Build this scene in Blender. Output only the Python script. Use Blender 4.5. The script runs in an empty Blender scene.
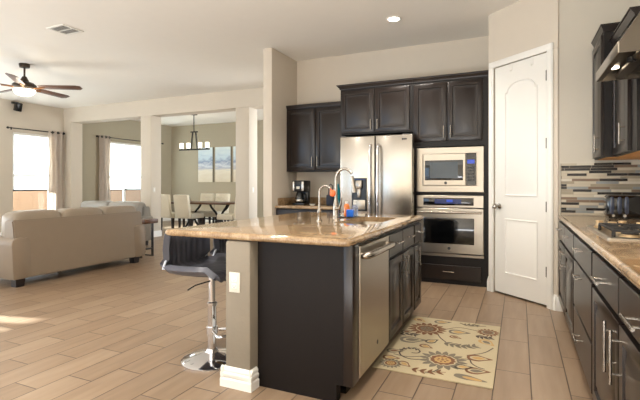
import bpy, bmesh, math, random
from mathutils import Matrix, Vector
random.seed(7)
sc = bpy.context.scene
C = sc.collection
R = math.radians

# ------------------------------------------------------------------ camera
cd = bpy.data.cameras.new('camera')
cam = bpy.data.objects.new('camera', cd); C.objects.link(cam)
cam.location = (0, 0, 1.2)
cam.rotation_euler = (R(90), 0, math.atan(199 / 437))
cd.sensor_width = 36; cd.lens = 437 / 640 * 36
cd.shift_y = -16 / 640
cd.clip_start = .02
sc.camera = cam

# ------------------------------------------------------------------ world, sun, area lights, exposure
w = bpy.data.worlds.new('world'); sc.world = w; w.use_nodes = True
bg = w.node_tree.nodes['Background']
bg.inputs[0].default_value = (.58, .78, 1, 1); bg.inputs[1].default_value = 2.6
sc.view_settings.view_transform = 'Standard'
sc.view_settings.look = 'None'
sc.view_settings.gamma = 1
sc.view_settings.exposure = 0.33
sc.view_settings.use_curve_mapping = False
sc.cycles.use_denoising = True
sc.cycles.max_bounces = 10
sc.cycles.diffuse_bounces = 6
sc.cycles.sample_clamp_indirect = 6

def lamp(name, kind, loc, d, energy, color=(1, 1, 1), **kw):
    l = bpy.data.lights.new(name, kind); l.energy = energy; l.color = color
    for k, v in kw.items(): setattr(l, k, v)
    o = bpy.data.objects.new(name, l); C.objects.link(o); o.location = loc
    o.rotation_euler = Vector(d).to_track_quat('-Z', 'Y').to_euler()
    return o
lamp('sun', 'SUN', (-20, -3, 9), (1, .25, -.361), 34.0, (.88, .97, 1), angle=R(.6))
# added fill lamps with no fixture: left wall, floor behind camera, dining end
lamp('fill_left', 'AREA', (-10.3, 1.6, 1.3), (1, 0, 1.1), 300, (.86, .95, 1), shape='RECTANGLE', size=6.0, size_y=2.2)  # unseen fill tilted up to brighten the ceiling
lamp('fill_floor', 'AREA', (-1.9, -2.5, .06), (0, 0, 1), 380, (.92, .96, 1), shape='RECTANGLE', size=4.6, size_y=2.2)  # added lamp lying face up on the floor, lifts the kitchen ceiling
lamp('fill_dining', 'AREA', (-2.4, 9.5, 1.5), (-1, 0, .8), 110, (1, .97, .92), shape='RECTANGLE', size=2.2, size_y=2.0)  # added out of view to brighten the dining room

# ------------------------------------------------------------------ materials
MATS = {}
def mat(name, col, rough=.5, metal=0., var=.06, scale=8., bump=0., bscale=60., stretch=None, emit=None, es=0., coat=0., trans=0., alpha=1., spec=.5):
    if name in MATS: return MATS[name]
    m = bpy.data.materials.new(name); m.use_nodes = True
    nt = m.node_tree; N = nt.nodes; L = nt.links
    b = N['Principled BSDF']
    b.inputs['Roughness'].default_value = rough; b.inputs['Metallic'].default_value = metal
    b.inputs['Coat Weight'].default_value = coat; b.inputs['Coat Roughness'].default_value = .12
    b.inputs['Specular IOR Level'].default_value = spec
    b.inputs['Transmission Weight'].default_value = trans
    b.inputs['Alpha'].default_value = alpha
    tc = N.new('ShaderNodeTexCoord'); mp = N.new('ShaderNodeMapping')
    L.new(tc.outputs['Object'], mp.inputs[0])
    if stretch: mp.inputs['Scale'].default_value = stretch
    nz = N.new('ShaderNodeTexNoise'); nz.inputs['Scale'].default_value = scale; nz.inputs['Detail'].default_value = 4
    L.new(mp.outputs[0], nz.inputs['Vector'])
    mx = N.new('ShaderNodeMix'); mx.data_type = 'RGBA'
    mx.inputs[6].default_value = tuple(c * (1 - var) for c in col) + (1,)
    mx.inputs[7].default_value = tuple(min(1, c * (1 + var)) for c in col) + (1,)
    L.new(nz.outputs['Fac'], mx.inputs[0]); L.new(mx.outputs[2], b.inputs['Base Color'])
    if bump:
        n2 = N.new('ShaderNodeTexNoise'); n2.inputs['Scale'].default_value = bscale
        L.new(mp.outputs[0], n2.inputs['Vector'])
        bp = N.new('ShaderNodeBump'); bp.inputs['Strength'].default_value = bump; bp.inputs['Distance'].default_value = .004
        L.new(n2.outputs['Fac'], bp.inputs['Height']); L.new(bp.outputs[0], b.inputs['Normal'])
    if emit:
        b.inputs['Emission Color'].default_value = emit + (1,); b.inputs['Emission Strength'].default_value = es
    MATS[name] = m
    return m
def lin(r, g, b):
    f = lambda c: (c / 255 / 12.92) if c <= 10 else ((c / 255 + .055) / 1.055) ** 2.4
    return (f(r), f(g), f(b))

wall_m = mat('wall_paint', lin(207, 197, 182), .7, var=.02, bump=.15, bscale=40)
front_m = mat('grey_wall_paint', lin(203, 196, 182), .7, var=.02, bump=.15, bscale=40)
olive_m = mat('olive_paint', lin(168, 159, 138), .7, var=.02, bump=.15, bscale=40)
ceil_m = mat('ceiling_paint', lin(236, 233, 226), .8, var=.015, bump=.2, bscale=50)
white_m = mat('white_trim', lin(236, 234, 228), .4, var=.01)
pony_m = mat('taupe_plaster', lin(134, 124, 109), .75, var=.05, bump=.5, bscale=55)
esp_m = mat('espresso_wood', lin(29, 20, 16), 0.28, var=.25, scale=6, stretch=(6, 6, .8), coat=0, spec=.5)
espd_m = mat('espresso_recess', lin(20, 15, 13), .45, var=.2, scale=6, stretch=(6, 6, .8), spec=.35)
birch_m = mat('birch_underside', lin(205, 150, 85), .5, var=.1, stretch=(8, 1, 8))
steel_m = mat('brushed_steel', lin(200, 194, 184), .27, 1., var=.05, scale=30, stretch=(1, 1, 30), bump=.03)
steelh_m = mat('brushed_steel_horizontal', lin(178, 170, 158), .3, 1., var=.05, scale=30, stretch=(1, 1, 40), bump=.03)
hood_m = mat('dark_brushed_steel', lin(100, 92, 82), .38, 1., var=.06, scale=30, stretch=(30, 1, 1))
nickel_m = mat('satin_nickel', lin(168, 160, 150), .26, 1., var=.03)
chrome_m = mat('chrome', lin(225, 225, 228), .06, 1., var=.01)
black_m = mat('black_plastic', lin(22, 22, 24), .25, var=.1)
blackgloss_m = mat('black_gloss', lin(12, 13, 16), .06, var=.1, coat=.6)
glassblk_m = mat('black_glass', lin(8, 9, 11), .04, var=.05, coat=.5)
iron_m = mat('cast_iron', lin(30, 28, 27), .6, var=.2, bump=.3)
brass_m = mat('burnished_cap', lin(190, 165, 130), .35, .7, var=.15)
dkgrey_m = mat('dark_grey_plastic', lin(60, 60, 62), .4, var=.05)
display_m = mat('blue_display', lin(20, 40, 110), .2, var=.1, emit=lin(50, 90, 220), es=.5)
lcd_m = mat('dim_display', lin(20, 30, 60), .15, var=.1, emit=lin(40, 70, 160), es=.15)
leather_m = mat('taupe_leather', lin(136, 121, 104), .45, var=.05, bump=.25, bscale=70)
leather2_m = mat('cushion_leather', lin(148, 135, 118), .42, var=.06, bump=.25, bscale=70)
leatherg_m = mat('pale_grey_leather', lin(150, 146, 138), .42, var=.06, bump=.25, bscale=70)
stool_m = mat('charcoal_vinyl', lin(80, 81, 90), .32, var=.08, bump=.1)
stoolrim_m = mat('pale_rim', lin(206, 212, 224), .3, var=.03)
legd_m = mat('dark_wood_leg', lin(38, 30, 30), .4, var=.15)
tblwood_m = mat('walnut_wood', lin(96, 64, 44), .35, var=.2, stretch=(1, 8, 8))
chair_m = mat('cream_upholstery', lin(226, 218, 198), .75, var=.04, bump=.15)
bronze_m = mat('dark_bronze', lin(62, 52, 44), .4, .7, var=.15)
wroughti_m = mat('wrought_iron', lin(46, 46, 42), .5, .5, var=.15)
blade_m = mat('walnut_blade', lin(92, 66, 54), .45, var=.2, scale=10, stretch=(1, 12, 12))
shade_m = mat('lit_glass_shade', lin(250, 246, 236), .4, var=.01, emit=(1, .95, .85), es=1.6)
bowl_m = mat('lit_glass_bowl', lin(250, 244, 230), .4, var=.01, emit=(1, .93, .78), es=5.0)
bulb_m = mat('lamp_lens', lin(255, 250, 240), .4, var=.01, emit=(1, .92, .8), es=14)
hoodbulb_m = mat('hood_lamp_lens', lin(255, 245, 225), .4, var=.01, emit=(1, .85, .62), es=5)
vent_m = mat('vent_white', lin(225, 223, 216), .5, var=.02)
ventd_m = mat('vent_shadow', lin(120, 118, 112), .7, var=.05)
rod_m = mat('black_rod', lin(40, 36, 34), .4, .4, var=.1)
curtain_m = mat('cream_curtain', lin(216, 204, 192), .8, var=.05, scale=20, trans=0.)
peach_m = mat('peach_block', lin(178, 138, 108), .8, var=.06, scale=4)
ground_m = mat('outside_ground', lin(100, 86, 72), .9, var=.1, scale=3)
plate_m = mat('switch_plate', lin(214, 209, 197), .4, var=.01)
orange_m = mat('orange_plastic', lin(236, 106, 50), .4, var=.05)
blue_m = mat('blue_sponge', lin(24, 104, 214), .7, var=.1, bump=.3)
teal_m = mat('teal_plastic', lin(30, 150, 165), .35, var=.05)
clear_m = mat('clear_blue_soap', lin(190, 205, 235), .08, var=.03, trans=.75)
amber_m = mat('orange_soap', lin(226, 124, 58), .15, var=.05, coat=.4)
navy_m = mat('navy_fabric', lin(40, 46, 62), .7, var=.1)

# translucent roller shade
def shade_fabric():
    m = bpy.data.materials.new('roller_shade_fabric'); m.use_nodes = True
    nt = m.node_tree; N = nt.nodes; L = nt.links; out = N['Material Output']; N.remove(N['Principled BSDF'])
    tc = N.new('ShaderNodeTexCoord'); nz = N.new('ShaderNodeTexNoise'); nz.inputs['Scale'].default_value = 120
    L.new(tc.outputs['Object'], nz.inputs['Vector'])
    mx = N.new('ShaderNodeMix'); mx.data_type = 'RGBA'
    mx.inputs[6].default_value = (.90, .89, .87, 1); mx.inputs[7].default_value = (.96, .95, .93, 1)
    L.new(nz.outputs['Fac'], mx.inputs[0])
    t = N.new('ShaderNodeBsdfTranslucent'); d = N.new('ShaderNodeBsdfDiffuse'); s = N.new('ShaderNodeMixShader'); s.inputs[0].default_value = .3
    L.new(mx.outputs[2], t.inputs[0]); L.new(mx.outputs[2], d.inputs[0])
    L.new(t.outputs[0], s.inputs[1]); L.new(d.outputs[0], s.inputs[2]); L.new(s.outputs[0], out.inputs[0])
    return m
shadef_m = shade_fabric()

def nodes_mat(name):
    m = bpy.data.materials.new(name); m.use_nodes = True
    return m, m.node_tree.nodes, m.node_tree.links, m.node_tree.nodes['Principled BSDF']
def mth(N, L, op, a, b=None, c=None):
    n = N.new('ShaderNodeMath'); n.operation = op
    for i, v in enumerate((a, b, c)):
        if v is None: continue
        if isinstance(v, (int, float)): n.inputs[i].default_value = v
        else: L.new(v, n.inputs[i])
    return n.outputs[0]
def ramp(N, L, fac, stops, interp='LINEAR'):
    r = N.new('ShaderNodeValToRGB'); r.color_ramp.interpolation = interp
    e = r.color_ramp.elements
    while len(e) < len(stops): e.new(.5)
    for i, (p, c) in enumerate(stops): e[i].position = p; e[i].color = tuple(c) + (1,)
    L.new(fac, r.inputs[0]); return r.outputs[0]

def floor_mat():
    m, N, L, b = nodes_mat('plank_tile')
    tc = N.new('ShaderNodeTexCoord'); sp = N.new('ShaderNodeSeparateXYZ'); L.new(tc.outputs['Object'], sp.inputs[0])
    x = mth(N, L, 'DIVIDE', mth(N, L, 'SUBTRACT', sp.outputs[0], .065), .2025)
    col = mth(N, L, 'FLOOR', x); fx = mth(N, L, 'SUBTRACT', x, col)
    y = mth(N, L, 'SUBTRACT', sp.outputs[1], mth(N, L, 'MULTIPLY_ADD', col, .2015, 4.46))
    y = mth(N, L, 'DIVIDE', y, .6045)
    row = mth(N, L, 'FLOOR', y); fy = mth(N, L, 'SUBTRACT', y, row)
    ex = mth(N, L, 'MULTIPLY', mth(N, L, 'MINIMUM', fx, mth(N, L, 'SUBTRACT', 1, fx)), .2025)
    ey = mth(N, L, 'MULTIPLY', mth(N, L, 'MINIMUM', fy, mth(N, L, 'SUBTRACT', 1, fy)), .6045)
    e = mth(N, L, 'MINIMUM', ex, ey)
    g = N.new('ShaderNodeMapRange'); g.inputs[1].default_value = .0022; g.inputs[2].default_value = .0042; L.new(e, g.inputs[0])
    cv = N.new('ShaderNodeCombineXYZ'); L.new(col, cv.inputs[0]); L.new(row, cv.inputs[1])
    wn = N.new('ShaderNodeTexWhiteNoise'); wn.noise_dimensions = '2D'; L.new(cv.outputs[0], wn.inputs['Vector'])
    mp = N.new('ShaderNodeMapping'); mp.inputs['Scale'].default_value = (22, 2.2, 1); L.new(tc.outputs['Object'], mp.inputs[0])
    ad = N.new('ShaderNodeVectorMath'); ad.operation = 'MULTIPLY_ADD'; L.new(wn.outputs['Color'], ad.inputs[0]); ad.inputs[1].default_value = (30, 30, 30); L.new(mp.outputs[0], ad.inputs[2])
    nz = N.new('ShaderNodeTexNoise'); nz.inputs['Scale'].default_value = 1; nz.inputs['Detail'].default_value = 5; L.new(ad.outputs[0], nz.inputs['Vector'])
    f = mth(N, L, 'ADD', mth(N, L, 'MULTIPLY', wn.outputs['Value'], .30), mth(N, L, 'MULTIPLY', nz.outputs['Fac'], .7))
    c = ramp(N, L, f, [(.15, lin(126, 104, 83)), (.5, lin(144, 121, 98)), (.85, lin(160, 138, 114))])
    mx = N.new('ShaderNodeMix'); mx.data_type = 'RGBA'; L.new(g.outputs[0], mx.inputs[0])
    mx.inputs[6].default_value = lin(74, 58, 45) + (1,); L.new(c, mx.inputs[7]); L.new(mx.outputs[2], b.inputs['Base Color'])
    b.inputs['Roughness'].default_value = .36
    bp = N.new('ShaderNodeBump'); bp.inputs['Distance'].default_value = .002; bp.inputs['Strength'].default_value = .6
    L.new(g.outputs[0], bp.inputs['Height']); L.new(bp.outputs[0], b.inputs['Normal'])
    return m
floor_m = floor_mat()

def granite():
    m, N, L, b = nodes_mat('tan_granite')
    tc = N.new('ShaderNodeTexCoord')
    n1 = N.new('ShaderNodeTexNoise'); n1.inputs['Scale'].default_value = 7; n1.inputs['Detail'].default_value = 8; n1.inputs['Roughness'].default_value = .75
    n2 = N.new('ShaderNodeTexVoronoi'); n2.inputs['Scale'].default_value = 140
    L.new(tc.outputs['Object'], n1.inputs['Vector']); L.new(tc.outputs['Object'], n2.inputs['Vector'])
    f = mth(N, L, 'ADD', mth(N, L, 'MULTIPLY', n1.outputs['Fac'], .8), mth(N, L, 'MULTIPLY_ADD', n2.outputs['Color'], .12, .05))
    c = ramp(N, L, f, [(.30, lin(56, 45, 34)), (.42, lin(130, 104, 75)), (.55, lin(164, 137, 104)), (.68, lin(192, 169, 136)), (.8, lin(100, 82, 62))])
    L.new(c, b.inputs['Base Color']); b.inputs['Roughness'].default_value = .09; b.inputs['Coat Weight'].default_value = .3
    return m
granite_m = granite()

def mosaic():
    # horizontal glass and stone strips of mixed length, object x along the wall, z up
    m, N, L, b = nodes_mat('strip_mosaic')
    tc = N.new('ShaderNodeTexCoord'); sp = N.new('ShaderNodeSeparateXYZ'); L.new(tc.outputs['Object'], sp.inputs[0])
    z = mth(N, L, 'DIVIDE', sp.outputs[2], .0245); row = mth(N, L, 'FLOOR', z); fz = mth(N, L, 'SUBTRACT', z, row)
    w1 = N.new('ShaderNodeTexWhiteNoise'); w1.noise_dimensions = '1D'; L.new(row, w1.inputs['W'])
    ln = mth(N, L, 'MULTIPLY_ADD', w1.outputs['Value'], .10, .135)
    x = mth(N, L, 'DIVIDE', mth(N, L, 'MULTIPLY_ADD', w1.outputs['Value'], 3.7, sp.outputs[0]), ln)
    cx = mth(N, L, 'FLOOR', x); fx = mth(N, L, 'SUBTRACT', x, cx)
    cv = N.new('ShaderNodeCombineXYZ'); L.new(cx, cv.inputs[0]); L.new(row, cv.inputs[1])
    wn = N.new('ShaderNodeTexWhiteNoise'); wn.noise_dimensions = '2D'; L.new(cv.outputs[0], wn.inputs['Vector'])
    c = ramp(N, L, wn.outputs['Value'], [(0, lin(30, 28, 30)), (.27, lin(190, 180, 160)), (.50, lin(150, 140, 122)), (.68, lin(120, 100, 84)), (.80, lin(140, 144, 143)), (.9, lin(205, 198, 182))], 'CONSTANT')
    ex = mth(N, L, 'MULTIPLY', mth(N, L, 'MINIMUM', fx, mth(N, L, 'SUBTRACT', 1, fx)), ln)
    ez = mth(N, L, 'MULTIPLY', mth(N, L, 'MINIMUM', fz, mth(N, L, 'SUBTRACT', 1, fz)), .0245)
    g = mth(N, L, 'GREATER_THAN', mth(N, L, 'MINIMUM', ex, ez), .0012)
    mx = N.new('ShaderNodeMix'); mx.data_type = 'RGBA'; L.new(g, mx.inputs[0]); mx.inputs[6].default_value = lin(165, 155, 140) + (1,)
    L.new(c, mx.inputs[7]); L.new(mx.outputs[2], b.inputs['Base Color'])
    b.inputs['Roughness'].default_value = .18
    return m
mosaic_m = mosaic()

def canvas_mat():
    m, N, L, b = nodes_mat('abstract_canvas')
    tc = N.new('ShaderNodeTexCoord'); sp = N.new('ShaderNodeSeparateXYZ'); L.new(tc.outputs['Object'], sp.inputs[0])
    nz = N.new('ShaderNodeTexNoise'); nz.inputs['Scale'].default_value = 2.2; nz.inputs['Detail'].default_value = 6; nz.inputs['Distortion'].default_value = 1.2
    mp = N.new('ShaderNodeMapping'); mp.inputs['Scale'].default_value = (1, 1, 2.4); L.new(tc.outputs['Object'], mp.inputs[0]); L.new(mp.outputs[0], nz.inputs['Vector'])
    f = mth(N, L, 'ADD', mth(N, L, 'DIVIDE', sp.outputs[2], 1.09), mth(N, L, 'MULTIPLY', mth(N, L, 'SUBTRACT', nz.outputs['Fac'], .5), .5))
    c = ramp(N, L, f, [(.0, lin(214, 204, 182)), (.34, lin(226, 220, 204)), (.42, lin(170, 178, 194)), (.50, lin(212, 218, 222)), (.60, lin(136, 152, 182)), (.72, lin(192, 210, 220)), (1, lin(218, 230, 230))])
    L.new(c, b.inputs['Base Color']); b.inputs['Roughness'].default_value = .7
    return m
canvas_m = canvas_mat()

# ------------------------------------------------------------------ mesh helpers
WM = {}
class MB:
    def add(s, o):
        t = o.bm.copy(); return s._add(t, None)
    def __init__(s): s.bm = bmesh.new(); s.mi = 0
    def _add(s, t, M):
        if M is not None: t.transform(M)
        for f in t.faces: f.material_index = s.mi
        me = bpy.data.meshes.new('t'); t.to_mesh(me); t.free()
        s.bm.from_mesh(me); bpy.data.meshes.remove(me); return s
    def box(s, a, b, bev=0., M=None, seg=2):
        t = bmesh.new(); bmesh.ops.create_cube(t, size=1)
        a = Vector(a); b = Vector(b); d = b - a
        bmesh.ops.transform(t, matrix=Matrix.Translation((a + b) / 2) @ Matrix.Diagonal((abs(d.x), abs(d.y), abs(d.z), 1)), verts=t.verts)
        if bev: bmesh.ops.bevel(t, geom=t.edges[:], offset=bev, segments=seg, profile=.5, affect='EDGES')
        return s._add(t, M)
    def prism(s, poly, h, M=None, bev=0.):
        # polygon in x,y raised h along z
        t = bmesh.new(); v = [t.verts.new((x, y, 0)) for x, y in poly]; f = t.faces.new(v)
        r = bmesh.ops.extrude_face_region(t, geom=[f])
        for e in r['geom']:
            if isinstance(e, bmesh.types.BMVert): e.co.z += h
        bmesh.ops.recalc_face_normals(t, faces=t.faces)
        if bev: bmesh.ops.bevel(t, geom=t.edges[:], offset=bev, segments=2, profile=.5, affect='EDGES')
        return s._add(t, M)
    def cyl(s, p, q, r, r2=None, n=20, M=None):
        p = Vector(p); q = Vector(q); t = bmesh.new(); d = q - p
        bmesh.ops.create_cone(t, cap_ends=True, segments=n, radius1=r, radius2=r if r2 is None else r2, depth=d.length)
        bmesh.ops.transform(t, matrix=Matrix.Translation((p + q) / 2) @ d.to_track_quat('Z', 'Y').to_matrix().to_4x4(), verts=t.verts)
        return s._add(t, M)
    def tube(s, pts, r, n=10, M=None, smooth=0):
        pts = [Vector(p) for p in pts]
        for _ in range(smooth):
            q = [pts[0]]
            for a, b in zip(pts, pts[1:]): q += [a.lerp(b, .25), a.lerp(b, .75)]
            pts = q + [pts[-1]]
        t = bmesh.new(); rings = []; up = None
        for i, p in enumerate(pts):
            d = (pts[min(i + 1, len(pts) - 1)] - pts[max(i - 1, 0)]).normalized()
            if up is None: up = d.orthogonal().normalized()
            up = (up - d * up.dot(d)).normalized(); sd = d.cross(up)
            rr = r[i] if isinstance(r, (list, tuple)) else r
            rings.append([t.verts.new(p + (up * math.cos(k * 2 * math.pi / n) + sd * math.sin(k * 2 * math.pi / n)) * rr) for k in range(n)])
        for a, b in zip(rings, rings[1:]):
            for k in range(n): t.faces.new((a[k], a[(k + 1) % n], b[(k + 1) % n], b[k]))
        t.faces.new(rings[0][::-1]); t.faces.new(rings[-1])
        bmesh.ops.recalc_face_normals(t, faces=t.faces)
        return s._add(t, M)
    def lathe(s, prof, n=28, M=None):
        t = bmesh.new(); rings = []
        for r, z in prof:
            rings.append([t.verts.new((0, 0, z))] if r < 1e-6 else [t.verts.new((r * math.cos(k * 2 * math.pi / n), r * math.sin(k * 2 * math.pi / n), z)) for k in range(n)])
        for a, b in zip(rings, rings[1:]):
            for k in range(n):
                k2 = (k + 1) % n
                if len(a) == 1 and len(b) == 1: continue
                if len(a) == 1: t.faces.new((a[0], b[k], b[k2]))
                elif len(b) == 1: t.faces.new((a[k], a[k2], b[0]))
                else: t.faces.new((a[k], a[k2], b[k2], b[k]))
        bmesh.ops.recalc_face_normals(t, faces=t.faces)
        return s._add(t, M)
    def rings(s, loops, M=None, cap0=True, cap1=True):
        t = bmesh.new(); vs = [[t.verts.new(p) for p in lp] for lp in loops]
        n = len(vs[0])
        for a, b in zip(vs, vs[1:]):
            for k in range(n): t.faces.new((a[k], a[(k + 1) % n], b[(k + 1) % n], b[k]))
        if cap0: t.faces.new(vs[0][::-1])
        if cap1: t.faces.new(vs[-1])
        bmesh.ops.recalc_face_normals(t, faces=t.faces)
        return s._add(t, M)
    def panel(s, u0, u1, v0, v1, prof, M=None):
        return s.rings([[(u0 + i, v0 + i, n), (u1 - i, v0 + i, n), (u1 - i, v1 - i, n), (u0 + i, v1 - i, n)] for i, n in prof], M)
    def thick(s, g, th):
        # closed pad: the grid and a copy pushed back along the local normal
        nu, nv = len(g), len(g[0]); P = [[Vector(p) for p in r] for r in g]
        Q = []
        for i in range(nu):
            row = []
            for j in range(nv):
                du = P[min(i + 1, nu - 1)][j] - P[max(i - 1, 0)][j]; dv = P[i][min(j + 1, nv - 1)] - P[i][max(j - 1, 0)]
                n = dv.cross(du).normalized() if dv.cross(du).length > 1e-9 else Vector((0, 0, 1))
                row.append(P[i][j] - n * th)
            Q.append(row)
        t = bmesh.new(); A = [[t.verts.new(p) for p in r] for r in P]; D = [[t.verts.new(p) for p in r] for r in Q]
        for i in range(nu - 1):
            for j in range(nv - 1):
                t.faces.new((A[i][j], A[i][j + 1], A[i + 1][j + 1], A[i + 1][j])); t.faces.new((D[i][j], D[i + 1][j], D[i + 1][j + 1], D[i][j + 1]))
        for i in range(nu - 1):
            for j in (0, nv - 1): t.faces.new((A[i][j], A[i + 1][j], D[i + 1][j], D[i][j]))
        for j in range(nv - 1):
            for i in (0, nu - 1): t.faces.new((A[i][j], A[i][j + 1], D[i][j + 1], D[i][j]))
        bmesh.ops.recalc_face_normals(t, faces=t.faces)
        return s._add(t, None)
    def pillow(s, c, h, p=.55, n=20, mrow=12, M=None):
        t = bmesh.new(); sg = lambda v, e: math.copysign(abs(v) ** e, v); rows = []
        for j in range(mrow + 1):
            a = -math.pi / 2 + math.pi * j / mrow
            row = []
            for i in range(n):
                b = 2 * math.pi * i / n
                row.append((c[0] + h[0] * sg(math.cos(a), p) * sg(math.cos(b), p), c[1] + h[1] * sg(math.cos(a), p) * sg(math.sin(b), p), c[2] + h[2] * sg(math.sin(a), p)))
            rows.append(row)
        vs = [[t.verts.new(v) for v in r] for r in rows]
        for a, b in zip(vs, vs[1:]):
            for k in range(n): t.faces.new((a[k], a[(k + 1) % n], b[(k + 1) % n], b[k]))
        bmesh.ops.remove_doubles(t, verts=t.verts, dist=1e-5)
        bmesh.ops.recalc_face_normals(t, faces=t.faces)
        return s._add(t, M)
    def sheet(s, grid, thick=0., M=None):
        t = bmesh.new(); vs = [[t.verts.new(p) for p in r] for r in grid]
        for a, b in zip(vs, vs[1:]):
            for k in range(len(a) - 1): t.faces.new((a[k], a[k + 1], b[k + 1], b[k]))
        if thick: bmesh.ops.solidify(t, geom=t.faces[:], thickness=thick)
        bmesh.ops.recalc_face_normals(t, faces=t.faces)
        return s._add(t, M)

def link(name, mb, mats, parent=None, loc=None, local=False, ang=35):
    me = bpy.data.meshes.new(name)
    W = Matrix.Identity(4)
    if parent is not None: W = WM[parent.name]
    elif loc is not None: W = Matrix.Translation(loc)
    bm = mb.bm
    if not local: bm.transform(W.inverted())
    bm.to_mesh(me); bm.free()
    for m in (mats if isinstance(mats, (list, tuple)) else [mats]): me.materials.append(m)
    me.polygons.foreach_set('use_smooth', [True] * len(me.polygons))
    me.set_sharp_from_angle(angle=R(ang))
    o = bpy.data.objects.new(name, me); C.objects.link(o)
    if parent is not None: o.parent = parent
    elif loc is not None: o.location = loc
    WM[o.name] = W
    return o
def thing(name, label, cat, loc=(0, 0, 0), rz=0., group=None):
    o = bpy.data.objects.new(name, None); C.objects.link(o)
    o.empty_display_size = .1
    o.location = loc; o.rotation_euler = (0, 0, rz); o['label'] = label; o['category'] = cat
    if group: o['group'] = group
    WM[o.name] = Matrix.Translation(loc) @ Matrix.Rotation(rz, 4, 'Z')
    return o
def tag(o, label, cat, group=None, kind=None):
    o['label'] = label; o['category'] = cat
    if group: o['group'] = group
    if kind: o['kind'] = kind
    return o
def struct(name, mb, m, parent=None):
    o = link(name, mb, m, parent); 
    if parent is None: o['kind'] = 'structure'
    return o
def dup(root, loc, rz, label):
    r = root.copy(); C.objects.link(r); r.location = loc; r.rotation_euler = (0, 0, rz); r['label'] = label
    for ch in list(root.children):
        c = ch.copy(); C.objects.link(c); c.parent = r
        for g in list(ch.children):
            d = g.copy(); C.objects.link(d); d.parent = c
    return r
def frame(o, u, n):
    u = Vector(u).normalized(); n = Vector(n).normalized(); v = Vector((0, 0, 1))
    M = Matrix.Identity(4)
    for i in range(3): M[i][0] = u[i]; M[i][1] = v[i]; M[i][2] = n[i]; M[i][3] = o[i]
    return M
def B(a, b, bev=0.): return MB().box(a, b, bev)

# ------------------------------------------------------------------ the shell
H = 3.1
struct('floor', B((-10.7, -4, -.1), (1.15, 11.3, 0)), floor_m)
struct('ceiling', B((-10.7, -4, H), (1.15, 11.3, H + .1)), ceil_m)
LX = -10.46
def wall_holes(x0, x1, y0, y1, z1, holes):
    m = MB(); y = y0
    for a, b, c, d in sorted(holes):
        if a > y: m.box((x0, y, 0), (x1, a, z1))
        if c > 0: m.box((x0, a, 0), (x1, b, c))
        m.box((x0, a, d), (x1, b, z1)); y = b
    m.box((x0, y, 0), (x1, y1, z1)); return m
struct('wall_left', wall_holes(LX - .18, LX, -4, 7.35, H, [(6.14, 7.06, .52, 2.39), (-3.9, -.9, .1, 2.8), (.67, .87, .1, 2.44), (.43, .58, .1, 2.44)]), wall_m)  # wide rear opening is added, unseen: its sun pool bounces onto the ceiling
struct('wall_alcove', wall_holes(LX - .18, LX, 7.35, 11.3, H, [(8.58, 10.4, .52, 2.40)]), olive_m)
struct('wall_dining', B((LX, 11.11, 0), (-1.9, 11.3, H)), olive_m)
# dividing wall with its three openings: header, half pilaster and columns
dv = MB()
dv.box((LX, 7.35, 2.74), (-3.27, 7.66, H))
dv.box((LX, 7.35, 0), (-10.175, 7.66, 2.74))
dv.box((-7.831, 7.35, 0), (-7.512, 7.66, 2.74), .012)
dv.box((-5.229, 7.35, 0), (-4.904, 7.66, 2.74), .012)
struct('wall_divider', dv, wall_m)
struct('wall_stub', B((-3.27, 5.25, 0), (-3.124, 7.66, H), .012), wall_m)
struct('wall_kitchen', B((-3.124, 6.0, 0), (1.15, 6.12, H)), wall_m)
m = MB(); m.box((-10.7, -4.15, 0), (-8.2, -4, H)); m.box((-4.7, -4.15, 0), (1.15, -4, H)); m.box((-8.2, -4.15, 2.45), (-4.7, -4, H)); struct('wall_back', m, wall_m)
struct('wall_right', B((.98, -4, 0), (1.15, 6.0, H)), front_m)
struct('wall_range', B((.34, 4.7, 0), (.98, 4.82, H)), front_m)
# angled pantry wall with the doorway cut out
PL = Vector((-.312, 5.268, 0)); PR = Vector((.319, 4.70, 0)); pu = (PR - PL).normalized(); pn = Vector((pu.y, -pu.x, 0)); PW = (PR - PL).length
PM = frame(PL, pu, pn)
D0, D1, DH = .075, .765, 2.49          # doorway in wall coordinates
pw = MB()
pw.box((0, 0, -.11), (D0, DH, 0), M=PM); pw.box((D1, 0, -.11), (PW + .02, DH, 0), .008, M=PM); pw.box((0, DH, -.11), (PW + .02, H, 0), M=PM)
struct('wall_pantry', pw, wall_m)
struct('wall_cabinet_return', B((-.312, 5.27, 0), (-.20, 6.0, H)), wall_m)

def baseboard(name, segs, h=.135):
    m = MB()
    for M, a, b in segs:
        prof = [(0, 0), (.016, 0), (.016, h * .72), (.013, h * .76), (.013, h * .84), (.008, h * .90), (.006, h), (0, h)]
        # profile extruded along u
        Q = M @ Matrix(((0, 0, 1, a), (0, 1, 0, 0), (1, 0, 0, 0), (0, 0, 0, 1)))
        m.prism(prof, b - a, Q)
    return struct(name, m, white_m)
def fy(x0, y, s=-1): return frame((x0, y, 0), (1, 0, 0) if s < 0 else (-1, 0, 0), (0, s, 0))
baseboard('baseboard_divider', [(fy(0, 7.35), LX, -10.175), (fy(0, 7.35), -7.847, -7.496), (fy(0, 7.35), -5.245, -4.888),
    (frame((-7.512, 0, 0), (0, 1, 0), (1, 0, 0)), 7.35, 7.66), (frame((-4.904, 0, 0), (0, 1, 0), (1, 0, 0)), 7.35, 7.66), (frame((-10.175, 0, 0), (0, 1, 0), (1, 0, 0)), 7.35, 7.66)])
baseboard('baseboard_left', [(frame((LX, 0, 0), (0, 1, 0), (1, 0, 0)), .9, 7.33), (frame((LX, 0, 0), (0, 1, 0), (1, 0, 0)), 7.66, 11.09)])
baseboard('baseboard_dining', [(fy(0, 11.11), LX + .02, -2)])
baseboard('baseboard_stub', [(fy(0, 5.25), -3.27, -3.11)])
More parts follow.
